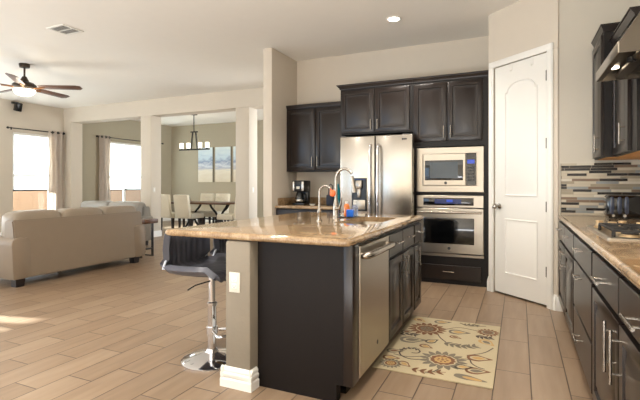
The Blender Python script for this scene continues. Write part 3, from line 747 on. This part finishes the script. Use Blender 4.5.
struct('trim_backsplash_edge', B((.357, 4.686, .911), (.362, 4.699, 1.392)), mat('metal_edge', lin(120, 112, 100), .4, .8))

# cooktop
t = thing('gas_cooktop', 'stainless gas cooktop with cast iron grates on the right counter', 'cooktop', (.68, 3.07, .91))
CY0, CY1, CXa, CXb = 2.69, 3.45, .415, .925
m = MB(); o1 = rrect(CXa, CXb, CY0, CY1, .02); i1 = rrect(CXa + .016, CXb - .016, CY0 + .016, CY1 - .016, .02); i2 = rrect(CXa + .03, CXb - .03, CY0 + .03, CY1 - .03, .02)
m.rings([[(x, y, .9105) for x, y in o1], [(x, y, .918) for x, y in o1], [(x, y, .924) for x, y in i1], [(x, y, .918) for x, y in i2]]); link('tray', m, steelh_m, t)
for bx, by, r in ((.54, 2.81, .045), (.80, 2.81, .038), (.54, 3.05, .038), (.80, 3.05, .05)):
    o = link('burner', MB().lathe([(0, 0), (r * 1.25, 0), (r * 1.2, .008), (r, .010), (r * .98, .014), (0, .014)], M=Matrix.Translation((bx, by, .9185))), brass_m, t)
    link('burner_cap', MB().lathe([(0, 0), (r * .9, 0), (r * .92, .006), (r * .8, .009), (0, .01)], M=Matrix.Translation((bx, by, .9327))), iron_m, o)
for x0, x1 in ((.445, .665), (.675, .895)):
    m = MB(); zt = .962; y0, y1 = 2.715, 3.16
    for x in (x0 + .006, x1 - .006): m.box((x - .006, y0, zt - .012), (x + .006, y1, zt), .002)
    for y in (y0 + .006, (y0 + y1) / 2, y1 - .006): m.box((x0 + .006, y - .006, zt - .012), (x1 - .006, y + .006, zt), .002)
    xc = (x0 + x1) / 2
    for yc in (2.81, 3.05):
        m.box((xc - .005, yc - .09, zt - .012), (xc + .005, yc - .025, zt + .003), .002); m.box((xc - .005, yc + .025, zt - .012), (xc + .005, yc + .09, zt + .003), .002)
        m.box((x0 + .01, yc - .005, zt - .012), (xc - .025, yc + .005, zt + .003), .002); m.box((xc + .025, yc - .005, zt - .012), (x1 - .01, yc + .005, zt + .003), .002)
    for x in (x0 + .006, x1 - .006):
        for y in (y0 + .008, y1 - .008): m.box((x - .008, y - .008, .919), (x + .008, y + .008, zt - .01), .002)
    link('grate', m, iron_m, t)
for kx, ky in ((.475, 3.33), (.53, 3.24), (.60, 3.34), (.68, 3.25), (.76, 3.34), (.85, 3.30)):
    link('control_knob', MB().lathe([(0, 0), (.030, 0), (.032, .006), (.023, .012), (.021, .036), (.025, .040), (.022, .046), (0, .047)], M=Matrix.Translation((kx, ky, .9185))), brass_m, t)
# toaster
t = thing('toaster', 'black glossy ribbed appliance standing on the right counter against the mosaic', 'appliance', (.80, 4.45, .91))
b_ = MB(); b_.box((.675, 4.36, .918), (.935, 4.55, 1.105), .03, None, 4); b_.box((.69, 4.375, .9105), (.92, 4.535, .93)); link('body', b_, blackgloss_m, t)
for x in (.712, .765, .815): link('rib', MB().pillow((x, 4.362, 1.02), (.017, .012, .075), .6), mat('painted_blue_sheen', lin(52, 60, 80), .1, var=.05, coat=.5), t)  # bluish reflection on the black body is put into the strip colour
link('control_dial', MB().cyl((.72, 4.35, .935), (.72, 4.365, .935), .012).cyl((.80, 4.35, .935), (.80, 4.365, .935), .012), chrome_m, t)
m = MB(); m.box((.715, 4.42, 1.1045), (.895, 4.445, 1.107)); m.box((.715, 4.475, 1.1045), (.895, 4.50, 1.107)); link('slot', m, dkgrey_m, t)

# right wall cabinets
def wcab(lab, x, y0, y1, z0, z1, da, db, hy, hz, sides):
    t = thing('wall_cabinet', lab, 'cabinet', ((x + .98) / 2, (y0 + y1) / 2, z0))
    link('cabinet_body', B((x, y0, z0), (.978, y1, z1)), espd_m, t)
    link('underside', B((x + .02, y0 + .02, z0 - .004), (.97, y1 - .02, z0 - .0005)), birch_m, t)
    M = frame((x, 0, 0), (0, -1, 0), (-1, 0, 0))
    front(t, 'door', M, -db, -da, z0 + .012, z1 - .02, handle=(-hy, hz, .15, True))
    return t
t = wcab('dark wall cabinet in the far corner against the grey wall, standing forward', .632, 4.21, 4.695, 1.42, 2.44, 4.225, 4.68, 4.30, 1.54, '')
crown(t, .632, .978, 4.21, 4.695, 2.44, 'fl', .028, .06)
t = wcab('dark shallower wall cabinet between the corner cabinet and the range hood', .705, 3.48, 4.205, 1.42, 2.31, 3.64, 4.19, 3.72, 1.56, '')
crown(t, .705, .978, 3.48, 4.205, 2.31, 'l', .04, .06)

# hood
t = thing('range_hood', 'stainless wedge-shaped range hood above the cooktop with two lit lamps', 'range hood', (.75, 3.07, 1.88))
HY0, HY1, HX = 2.72, 3.44, .475
HZ = 1.885
def hprism(poly, y0, y1):   # polygon in (x, z) swept along y
    return MB().prism(poly, y1 - y0, Matrix(((1, 0, 0, 0), (0, 0, -1, y1), (0, 1, 0, 0), (0, 0, 0, 1))))
m = MB()
poly = [(HX, HZ), (HX, HZ + .055), (.72, 2.44), (.72, 3.095), (.976, 3.095), (.976, HZ)]
poly_in = None
m = hprism([(HX, HZ + .004), (HX, HZ + .055), (.79, 2.44), (.976, 2.44), (.976, HZ + .05), (HX + .03, HZ + .05), (HX + .03, HZ + .004)], HY0 + .012, HY1 - .012)
for y in (HY0, HY1 - .012): m.add(hprism([(HX, HZ), (HX, HZ + .055), (.79, 2.44), (.976, 2.44), (.976, HZ)], y, y + .012))
link('canopy', m, hood_m, t)
link('chimney', B((.80, 2.88, 2.44), (.976, 3.28, 3.098), .003), hood_m, t)
link('front_lip', B((HX - .006, HY0 - .004, HZ), (HX + .0005, HY1 + .004, HZ + .06), .002), steelh_m, t)
link('baffle_filter', B((HX + .13, HY0 + .03, HZ + .032), (.95, HY1 - .03, HZ + .0495)), mat('dark_filter', lin(70, 64, 58), .4, .8, stretch=(60, 1, 1), var=.3, scale=20), t)
cp = link('control_strip', MB().box((HX + .10, HY0 + .03, HZ + .006), (HX + .16, HY1 - .03, HZ + .03), .004), hood_m, t)
link('control_knob', MB().cyl((HX + .095, 2.93, HZ + .02), (HX + .095, 2.93, HZ - .004), .022), black_m, cp)
for y in (2.86, 3.26):
    link('hood_lamp', MB().cyl((HX + .065, y, HZ + .040), (HX + .065, y, HZ + .0498), .03), hoodbulb_m, t)
    lamp('hood_light', 'SPOT', (HX + .065, y, HZ + .03), (0, 0, -1), 6, (1, .85, .65), spot_size=R(110), spot_blend=.6, shadow_soft_size=.03)

# ------------------------------------------------------------------ ceiling fixtures
t = thing('recessed_light', 'lit round recessed ceiling light over the kitchen', 'ceiling light', (-1.31, 4.92, H))
link('trim_ring', MB().lathe([(.062, -.001), (.085, -.001), (.088, -.006), (.080, -.012), (.066, -.009), (.062, -.001)], M=Matrix.Translation((-1.31, 4.92, H))), white_m, t)
link('lens', MB().cyl((-1.31, 4.92, H - .006), (-1.31, 4.92, H - .001), .064), bulb_m, t)
for i, (x, y) in enumerate(((-1.31, 4.92), (-.2, 3.2), (-2.6, 3.4), (-.3, 1.2), (-2.6, 1.2))):  # only the first has a fixture; the others are assumed, out of view
    lamp('recessed_lamp', 'SPOT', (x, y, H - .03), (0, 0, -1), 85, (1, .93, .84), spot_size=R(130), spot_blend=.8, shadow_soft_size=.06)
t = thing('ceiling_vent', 'white slatted air vent in the ceiling above the living room', 'vent', (-5.08, 3.59, H))
m = MB(); x0, x1, y0, y1 = -5.23, -4.92, 3.45, 3.73
m.box((x0, y0, H - .012), (x1, y0 + .03, H - .0005), .003); m.box((x0, y1 - .03, H - .012), (x1, y1, H - .0005), .003); m.box((x0, y0 + .03, H - .012), (x0 + .03, y1 - .03, H - .0005), .003); m.box((x1 - .03, y0 + .03, H - .012), (x1, y1 - .03, H - .0005), .003); m.box((x0 + .03, 3.582, H - .012), (x1 - .03, 3.598, H - .0005))
link('frame', m, vent_m, t)
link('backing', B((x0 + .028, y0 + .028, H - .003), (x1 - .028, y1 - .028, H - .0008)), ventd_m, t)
for i in range(10):
    y = y0 + .042 + i * .0215
    if abs(y - 3.59) < .012: continue
    link('slat', MB().box((x0 + .03, -.008, -.001), (x1 - .03, .008, .001), 0, Matrix.Translation((0, y, H - .008)) @ Matrix.Rotation(R(35), 4, 'X')), mat('vent_slat', lin(185, 182, 174), .5, var=.03), t)
t = thing('wall_speaker', 'small black speaker mounted high on the left wall', 'speaker', (-10.35, 6.15, 2.95))
link('bracket', MB().box((LX + .001, 6.10, 3.02), (LX + .05, 6.24, 3.07), .004).cyl((LX + .05, 6.17, 3.045), (LX + .10, 6.17, 3.0), .012), black_m, t)
link('speaker_box', MB().box((-.06, -.06, -.10), (.06, .06, .09), .01, Matrix.Translation((LX + .14, 6.17, 2.95)) @ Matrix.Rotation(R(15), 4, 'Y')), black_m, t)

# ceiling fan
fx, fyy = -7.13, 4.36
t = thing('ceiling_fan', 'bronze ceiling fan with walnut blades and a lit glass bowl', 'ceiling fan', (fx, fyy, 2.72))
T = lambda x, y, z: Matrix.Translation((x, y, z))
link('canopy', MB().lathe([(0, 0), (.075, 0), (.078, -.01), (.07, -.055), (.03, -.065), (0, -.065)], M=T(fx, fyy, H - .0005)), bronze_m, t)
link('downrod', MB().cyl((fx, fyy, 2.84), (fx, fyy, H - .06), .014), bronze_m, t)
link('motor_housing', MB().lathe([(0, .16), (.03, .16), (.05, .12), (.07, .08), (.13, .06), (.165, .03), (.165, -.01), (.14, -.03), (.12, -.05), (0, -.05)], M=T(fx, fyy, 2.74)), bronze_m, t)
for k in range(5):
    a = math.atan(199 / 437) + R(5 + 72 * k)
    M = T(fx, fyy, 2.735) @ Matrix.Rotation(a, 4, 'Z')
    ib = link('blade', MB().prism([(.22, -.055), (.30, -.072), (.80, -.078), (.865, -.055), (.87, .03), (.82, .075), (.30, .068), (.22, .05)], .008, M @ Matrix.Rotation(R(-13), 4, 'X'), .002), blade_m, t)
    link('blade_iron', MB().tube([(.13, 0, -.01), (.18, .02, -.012), (.22, .02, -.008), (.30, .0, -.008)], [.018, .014, .014, .010], 8, M), mat('copper_iron', lin(150, 104, 66), .35, .8, var=.15), ib)
link('glass_bowl', MB().lathe([(.150, 0), (.152, -.01), (.142, -.035), (.115, -.068), (.06, -.09), (0, -.096)], M=T(fx, fyy, 2.69)), bowl_m, t)
lamp('fan_lamp', 'POINT', (fx, fyy, 2.50), (0, 0, -1), 14, (1, .88, .7), shadow_soft_size=.12)

# ------------------------------------------------------------------ curtains
def curtain(lab, y0, y1, z0, z1, x, waves, rodlab, r0, r1, zr):
    t = thing('curtain', lab, 'curtain', (x, (y0 + y1) / 2, z0))
    g = []
    for j in range(13):
        z = z0 + (z1 - z0) * j / 12; row = []
        for i in range(waves * 10 + 1):
            f = i / (waves * 10); a = f * waves * 2 * math.pi
            row.append((x + .035 * math.sin(a) * (1.0 - .25 * math.sin(j * .5)), y0 + (y1 - y0) * f + .012 * math.sin(j * .9 + f * 5), z))
        g.append(row)
    link('cloth', MB().sheet(g, .002), curtain_m, t, ang=80)
    for i in range(waves * 2):
        y = y0 + (y1 - y0) * (i + .5) / (waves * 2)
        link('grommet', MB().lathe([(.022, -.004), (.034, -.004), (.034, .004), (.022, .004), (.022, -.004)], 16, T(x, y, zr) @ Matrix.Rotation(R(90), 4, 'X')), rod_m, t)
    t = thing('curtain_rod', rodlab, 'curtain rod', (x, (r0 + r1) / 2, zr))
    link('rod', MB().cyl((x, r0, zr), (x, r1, zr), .012, n=12), rod_m, t)
    for y, s in ((r0, -1), (r1, 1)): link('finial', MB().lathe([(0, -.0), (.016, 0), (.026, .015), (.026, .035), (.012, .05), (0, .05)], 14, T(x, y, zr) @ Matrix.Rotation(R(-90 * s), 4, 'X')), rod_m, t)
    for y in (r0 + .10, r1 - .05): link('bracket', MB().box((LX + .001, y - .012, zr - .03), (LX + .012, y + .012, zr + .03)).cyl((LX + .01, y, zr), (x, y, zr), .007, n=8), rod_m, t)
curtain('cream curtain gathered beside the living room window', 6.90, 7.31, .03, 2.50, LX + .10, 3, 'black curtain rod over the living room window', 6.0, 7.27, 2.46)
curtain('cream curtain gathered at the left of the wide window beyond the columns', 8.30, 8.66, .03, 2.53, LX + .10, 3, 'black curtain rod over the wide window beyond the columns', 8.26, 10.6, 2.49)

# ------------------------------------------------------------------ sofas
def sofa(lab, loc, rz, ln, n, m_back, m_c, dep=.95, zt=.78):
    # local: x along the length, back at y=0, seat towards +y
    t = thing('sofa', lab, 'sofa', loc, rz); h = ln / 2
    link('frame', MB().box((-h + .03, .06, .11), (h - .03, dep - .02, .40), .02), m_back, t, local=True)
    m = MB(); m.rings([[(-h + .04, 0, .10), (h - .04, 0, .10), (h - .04, .20, .10), (-h + .04, .20, .10)], [(-h + .02, 0, .5), (h - .02, 0, .5), (h - .02, .22, .5), (-h + .02, .22, .5)], [(-h + .02, .045, zt), (h - .02, .045, zt), (h - .02, .20, zt), (-h + .02, .20, zt)]])
    bmesh.ops.bevel(m.bm, geom=m.bm.edges[:], offset=.015, segments=2, affect='EDGES')
    link('backrest', m, m_back, t, local=True)
    for s in (-1, 1):
        x0, x1 = sorted((s * (h - .20), s * (h + .02)))
        m = MB(); pr = [(x0 + .02, .10), (x1 - .02, .10), (x1, .16), (x1 + .0, .50), (x1 - .03, .565), (x1 - .08, .585), (x0 + .05, .58), (x0 + .01, .55), (x0, .50)]
        m.prism(pr, dep - .03, Matrix(((1, 0, 0, 0), (0, 0, 1, -.006), (0, 1, 0, 0), (0, 0, 0, 1))), .012)
        link('armrest', m, m_back, t, local=True)
    iw = (ln - .42) / n
    for i in range(n):
        x = -h + .21 + iw * (i + .5)
        link('seat_cushion', MB().box((x - iw / 2 + .005, .26, .40), (x + iw / 2 - .005, dep, .50), .03, None, 3), m_c, t, local=True)
    bw = (ln - .10) / n
    for i in range(n):
        x = -h + .05 + bw * (i + .5)
        link('back_cushion', MB().pillow((x, .215, zt - .10), (bw / 2 + .004, .15, .20), .38, 28, 14), m_c, t, local=True)
    for x in (-h + .11, h - .11):
        for y in (.10, dep - .12): link('leg', MB().rings([[(x - .045, y - .045, 0), (x + .045, y - .045, 0), (x + .045, y + .045, 0), (x - .045, y + .045, 0)], [(x - .055, y - .055, .108), (x + .055, y - .055, .108), (x + .055, y + .055, .108), (x - .055, y + .055, .108)]]), legd_m, t, local=True)
    link('leg', MB().cyl((-.1, .45, 0), (-.1, .45, .108), .025, .03), legd_m, t, local=True)
    return t
sofa('long taupe leather sofa seen from behind in the living room', (-5.24, 4.04, 0), R(90), 1.92, 3, leather_m, leather2_m)
sofa('pale grey leather loveseat partly hidden beyond the long sofa', (-7.4, 6.45, 0), R(180), 1.7, 2, leatherg_m, leatherg_m, zt=.76)
t = thing('side_table', 'small side table with thick wood top and black metal frame behind the sofa end', 'table', (-5.58, 5.38, 0))
link('tabletop', B((-5.74, 5.22, .555), (-5.46, 5.50, .625), .006), tblwood_m, t)
link('leg', MB().box((-5.585, 5.465, .0), (-5.555, 5.495, .555), .002), rod_m, t)
link('leg', MB().box((-5.585, 5.225, .0), (-5.555, 5.255, .555), .002), rod_m, t)
link('base', MB().box((-5.585, 5.255, .12), (-5.555, 5.465, .145), .002).box((-5.72, 5.465, 0), (-5.585, 5.495, .02)).box((-5.72, 5.225, 0), (-5.585, 5.255, .02)), rod_m, t)

# ------------------------------------------------------------------ bar stools
t = thing('bar_stool', 'charcoal bar stool on a chrome pedestal, nearest the outlet wall', 'bar stool', (-1.915, 2.42, 0))
link('base', MB().lathe([(0, 0), (.205, 0), (.205, .008), (.19, .018), (.10, .040), (.045, .055), (.032, .075), (0, .075)], 40), chrome_m, t, local=True)
link('column', MB().lathe([(0, .06), (.030, .06), (.030, .36), (.034, .37), (.034, .39), (.022, .395), (.022, .56), (0, .56)]), chrome_m, t, local=True)
link('footrest', MB().tube([(.03, -.03, .20), (.15, -.12, .20), (.19, 0, .20), (.15, .12, .20), (.03, .03, .20)], .010, 10, None, 3).cyl((0, 0, .18), (0, 0, .225), .038), chrome_m, t, local=True)
link('height_lever', MB().tube([(.0, -.02, .54), (-.06, -.10, .52), (-.10, -.13, .49)], .005, 8), black_m, t, local=True)
# seat and backrest in one padded shell
prof = [(.195, .560), (.205, .585), (.19, .608), (.12, .618), (.0, .612), (-.12, .610), (-.19, .612), (-.235, .638), (-.252, .70), (-.256, .77), (-.252, .82), (-.248, .872)]
hw = [.175, .185, .195, .205, .21, .212, .212, .212, .214, .215, .212, .205]
def shell(off, yk, n=24, rib=0.):
    g = []
    for (x, z), wv in zip(prof, hw):
        row = []
        for i in range(n + 1):
            f = -1 + 2 * i / n
            up = max(0, abs(f) - .5) ** 2 * (.14 if -.22 < x < .15 else .0)
            fwd = (abs(f) ** 3) * (.05 if z > .64 and x < 0 else 0.)
            rr = rib * abs(math.sin(f * math.pi * 4))
            bk = z > .64 and x < 0
            row.append((x + fwd + (off - rr if bk else 0), f * wv * yk, z + up + (0 if bk else off - rr)))
        g.append(row)
    return g
link('seat_pad', MB().thick(shell(.020, .975, 40, .007), .040), stool_m, t, local=True, ang=70)
sh = shell(-.004, 1.0)
link('pale_edging', MB().tube([r[0] for r in sh[3:]], .009, 8).tube([r[-1] for r in sh[3:]], .009, 8).tube(sh[-1], .009, 8), stoolrim_m, t, local=True)
stool = t
stool['group'] = 'bar stools along the island'
dup(stool, (-1.95, 2.98, 0), R(6), 'middle charcoal bar stool at the island, mostly behind the taupe wall')
dup(stool, (-1.98, 3.62, .0), R(-10), 'far bar stool whose backrest shows above the counter edge')

# ------------------------------------------------------------------ rug
def ribbon(m, pts, wd, z):
    pts = [Vector((x, y, 0)) for x, y in pts]
    q = pts
    for _ in range(2):
        r = [q[0]]
        for a, b2 in zip(q, q[1:]): r += [a.lerp(b2, .25), a.lerp(b2, .75)]
        q = r + [q[-1]]
    g = [[], []]
    for i, p in enumerate(q):
        d = (q[min(i + 1, len(q) - 1)] - q[max(i - 1, 0)]).normalized(); n = Vector((-d.y, d.x, 0)) * wd / 2
        g[0].append((p.x + n.x, p.y + n.y, z)); g[1].append((p.x - n.x, p.y - n.y, z))
    m.sheet(g)
def blob(m, cx, cy, rx, ry, ang, z, wob=0, k=0, tip=0.):
    vs = []
    for i in range(28):
        a = 2 * math.pi * i / 28; r = 1 + wob * math.cos(k * a)
        x = rx * r * math.cos(a); y = ry * r * math.sin(a) * (1 - tip * max(0, math.cos(a)))
        vs.append((cx + x * math.cos(ang) - y * math.sin(ang), cy + x * math.sin(ang) + y * math.cos(ang), z))
    t = bmesh.new(); t.faces.new([t.verts.new(v) for v in vs]); bmesh.ops.recalc_face_normals(t, faces=t.faces); m._add(t, None)
m = MB(); z = .0115
rx0, rx1, ry0, ry1 = -.872, -.138, 2.735, 3.94
m.mi = 0; m.box((rx0, ry0, .0005), (rx1, ry1, .011), .004)
CREAM, BROWN, GREY, GOLD, DARK = 0, 1, 2, 3, 4
def flower(cx, cy, r, outer, mid, inner):
    n = 16
    for i in range(n):
        a = 2 * math.pi * i / n; m.mi = outer; blob(m, cx + r * .8 * math.cos(a), cy + r * .8 * math.sin(a), r * .24, r * .13, a, z, 0, 0, .5)
    m.mi = outer; blob(m, cx, cy, r * .72, r * .72, 0, z + .0002, .06, 16)
    m.mi = 0; blob(m, cx, cy, r * .60, r * .60, 0, z + .0004, .05, 12)
    m.mi = mid; blob(m, cx, cy, r * .53, r * .53, 0, z + .0006, .10, 12)
    m.mi = inner; blob(m, cx, cy, r * .36, r * .36, 0, z + .0008, .05, 10)
    m.mi = mid
    for i in range(7): a = 2 * math.pi * i / 7; blob(m, cx + r * .2 * math.cos(a), cy + r * .2 * math.sin(a), r * .06, r * .045, a, z + .001)
    blob(m, cx, cy, r * .07, r * .07, 0, z + .001)
def paisley(cx, cy, r, ang, c1, c2):
    r *= 1.2
    m.mi = c1; blob(m, cx, cy, r, r * .66, ang, z, .08, 3, .6); m.mi = 0; blob(m, cx, cy, r * .70, r * .44, ang, z + .0002, 0, 0, .6); m.mi = c2; blob(m, cx, cy, r * .50, r * .30, ang, z + .0004, 0, 0, .6)
def stem(pts, c=DARK, wd=.010): m.mi = c; ribbon(m, pts, wd, z - .0001)
def feather(pts, c, s=.035):
    stem(pts, c, .007)
    m.mi = c
    for i in range(len(pts) - 1):
        for f in (0, .5):
            x = pts[i][0] + (pts[i + 1][0] - pts[i][0]) * f; y = pts[i][1] + (pts[i + 1][1] - pts[i][1]) * f
            a = math.atan2(pts[i + 1][1] - pts[i][1], pts[i + 1][0] - pts[i][0])
            for sg in (-1, 1): blob(m, x + s * .7 * math.cos(a + sg * .9), y + s * .7 * math.sin(a + sg * .9), s, s * .38, a + sg * .9, z, 0, 0, .5)
flower(-.469, 3.03, .155, GREY, BROWN, GOLD)
flower(-.687, 3.63, .150, BROWN, BROWN, GREY)
flower(-.225, 3.74, .085, BROWN, GREY, BROWN)
feather([(-.50, 3.36), (-.42, 3.34), (-.34, 3.35), (-.27, 3.40)], GREY)
paisley(-.74, 3.33, .085, .3, GREY, GREY); paisley(-.60, 3.36, .05, .9, DARK, GOLD); paisley(-.62, 3.235, .045, -.4, BROWN, GOLD)
paisley(-.44, 3.65, .07, .1, GREY, GOLD); paisley(-.45, 3.52, .04, -.3, BROWN, BROWN)
paisley(-.25, 3.16, .07, .1, BROWN, GOLD); paisley(-.245, 2.94, .065, .2, BROWN, GREY); paisley(-.33, 2.97, .05, .3, DARK, GOLD)
paisley(-.22, 3.50, .06, -.8, GOLD, GREY); paisley(-.69, 2.86, .045, -.6, BROWN, GOLD)
paisley(-.81, 3.06, .05, .4, GREY, BROWN); paisley(-.80, 2.93, .05, .1, BROWN, GOLD)
stem([(-.60, 2.98), (-.68, 2.95), (-.76, 3.0), (-.78, 3.10), (-.71, 3.17), (-.64, 3.14), (-.64, 3.08), (-.69, 3.07)], DARK, .012)
feather([(-.77, 3.05), (-.76, 3.12), (-.70, 3.165), (-.65, 3.14)], DARK, .018)
stem([(-.36, 3.10), (-.30, 3.12), (-.29, 3.05), (-.24, 3.0), (-.20, 2.99)]); stem([(-.62, 3.03), (-.70, 2.98), (-.80, 3.0)])
stem([(-.33, 3.18), (-.22, 3.27), (-.17, 3.40)]); stem([(-.58, 3.52), (-.55, 3.45), (-.50, 3.38)]); stem([(-.56, 3.66), (-.46, 3.78), (-.36, 3.76), (-.30, 3.74)])
stem([(-.46, 3.90), (-.40, 3.84), (-.33, 3.86), (-.25, 3.90)]); stem([(-.47, 2.87), (-.50, 2.80), (-.55, 2.77)])
m.mi = GREY; blob(m, -.28, 2.815, .10, .035, -.15, z, .1, 3, .4); m.mi = GOLD; blob(m, -.26, 2.81, .06, .018, -.15, z + .0002)
paisley(-.60, 3.86, .06, .3, GREY, GOLD); paisley(-.79, 3.84, .05, -.5, GOLD, BROWN); paisley(-.82, 3.50, .045, .8, GREY, BROWN)
flower(-.775, 2.835, .075, GREY, BROWN, GOLD)
feather([(-.30, 3.62), (-.24, 3.60), (-.18, 3.62)], DARK, .03); feather([(-.62, 2.80), (-.52, 2.80), (-.42, 2.84)], BROWN, .03); feather([(-.85, 3.42), (-.78, 3.46), (-.72, 3.44)], DARK, .03)
feather([(-.42, 3.86), (-.36, 3.89), (-.30, 3.88)], GREY, .025)
rugc = [mat('rug_cream', lin(190, 175, 143), .95, var=.08, scale=120, bump=.4, bscale=200), mat('rug_brown', lin(124, 86, 60), .95, var=.12, scale=120), mat('rug_grey', lin(122, 112, 96), .95, var=.12, scale=120), mat('rug_gold', lin(190, 154, 100), .95, var=.1, scale=120), mat('rug_taupe', lin(92, 80, 70), .95, var=.1, scale=120)]
tag(link('area_rug', m, rugc, loc=((rx0 + rx1) / 2, (ry0 + ry1) / 2, 0)), 'cream floral rug with brown and grey flowers on the kitchen floor', 'rug')

# ------------------------------------------------------------------ dining room
t = thing('dining_chair', 'cream high-backed dining chair on the near side, at the left by the column', 'chair', (-8.13, 8.46, 0))
link('seat', MB().box((-.23, .0, .34), (.23, .46, .47), .025, None, 3), chair_m, t, local=True)
M = Matrix.Rotation(R(8), 4, 'X')
bk = link('backrest', MB().box((-.225, -.045, .36), (.225, .04, .945), .022, M, 3), chair_m, t, local=True)
tf = MB()
for i in range(3):
    for j in range(3): tf.pillow((-.13 + .13 * i + (.0 if j % 2 else .0), .043, .64 + .11 * j), (.055, .014, .048), .8, 12, 8, M)
link('tufting', tf, chair_m, bk, local=True)
for x in (-.195, .195):
    for y in (.03, .42): link('leg', MB().rings([[(x - .017, y - .017, 0), (x + .017, y - .017, 0), (x + .017, y + .017, 0), (x - .017, y + .017, 0)], [(x - .024, y - .024, .342), (x + .024, y - .024, .342), (x + .024, y + .024, .342), (x - .024, y + .024, .342)]]), legd_m, t, local=True)
t['group'] = 'cream dining chairs'; ch = t
dup(ch, (-7.53, 8.46, 0), 0, 'cream high-backed dining chair on the near side, second from the left column')
dup(ch, (-7.93, 9.70, 0), R(180), 'tufted cream dining chair across the table, on the left of the two facing forward')
dup(ch, (-7.41, 9.70, 0), R(180), 'tufted cream dining chair across the table, on the right of the two facing forward')
dup(ch, (-6.18, 8.78, 0), R(90), 'cream dining chair at the right end of the table, seen side on')
t = thing('dining_table', 'long wooden dining table on curved dark iron pedestals', 'table', (-7.4, 9.07, 0))
link('tabletop', B((-8.40, 8.62, .695), (-6.46, 9.52, .735), .008), tblwood_m, t)
for x in (-7.83, -6.95):
    m = MB()
    for s in (-1, 1):
        m.tube([(x, 9.07 + s * .36, .69), (x, 9.07 + s * .30, .60), (x, 9.07 + s * .12, .46), (x, 9.07 + s * .07, .34), (x, 9.07 + s * .16, .16), (x, 9.07 + s * .34, .025)], .026, 10, None, 2)
        m.tube([(x + s * .30, 9.07, .69), (x + s * .26, 9.07, .60), (x + s * .10, 9.07, .48), (x + s * .04, 9.07, .34)], .022, 10, None, 2)
    m.cyl((x, 9.07, .22), (x, 9.07, .42), .05); m.cyl((x, 9.07, .28), (x, 9.07, .34), .08)
    link('pedestal', m, wroughti_m, t)
link('stretcher', MB().cyl((-7.80, 9.07, .30), (-6.98, 9.07, .30), .018), wroughti_m, t)
# chandelier
t = thing('chandelier', 'linear dark iron chandelier with lit white cylinder shades over the dining table', 'chandelier', (-8.02, 9.4, 2.1))
cx, cy = -8.05, 9.4
link('canopy', MB().lathe([(0, 0), (.09, 0), (.09, -.02), (.03, -.03), (0, -.03)], M=T(cx, cy, H - .0005)), wroughti_m, t)
link('rod', MB().cyl((cx, cy, 2.62), (cx, cy, H - .03), .012), wroughti_m, t)
m = MB(); m.box((cx - .10, cy - .03, 2.60), (cx + .12, cy + .03, 2.63), .004)
for s in (-1, 1): m.tube([(cx + s * .05 + .01, cy, 2.60), (cx + s * .11 + .01, cy, 2.15)], .022, 8)
link('yoke', m, wroughti_m, t)
link('crossbar', B((cx - .50, cy - .025, 2.12), (cx + .52, cy + .025, 2.155), .005), wroughti_m, t)
for dx in (-.43, -.19, .21, .45):
    o = link('glass_shade', MB().lathe([(.045, 0), (.052, .005), (.052, .15), (.046, .15), (.045, .01), (0, .008)], M=T(cx + dx, cy, 2.17)), shade_m, t)
    link('shade_cup', MB().cyl((cx + dx, cy, 2.154), (cx + dx, cy, 2.176), .04), wroughti_m, o)
lamp('chandelier_lamp', 'POINT', (cx, cy, 2.42), (0, 0, -1), 5, (1, .86, .66), shadow_soft_size=.2)
# canvases
for x0, x1, w_ in ((-9.31, -8.74, 'left canvas of the abstract blue and cream triptych on the olive wall'), (-8.64, -8.055, 'middle canvas of the abstract blue and cream triptych on the olive wall'), (-7.955, -7.37, 'right canvas of the abstract triptych, partly behind the column')):
    t = thing('canvas_painting', w_, 'painting', (x0, 11.08, 1.26), group=None)
    link('canvas', B((x0, 11.07, 1.26), (x1, 11.075, 2.35)), canvas_m, t)
    link('stretcher_frame', B((x0, 11.0755, 1.26), (x1, 11.108, 2.35)), mat('canvas_edge', lin(92, 84, 72), .7, var=.05), t)
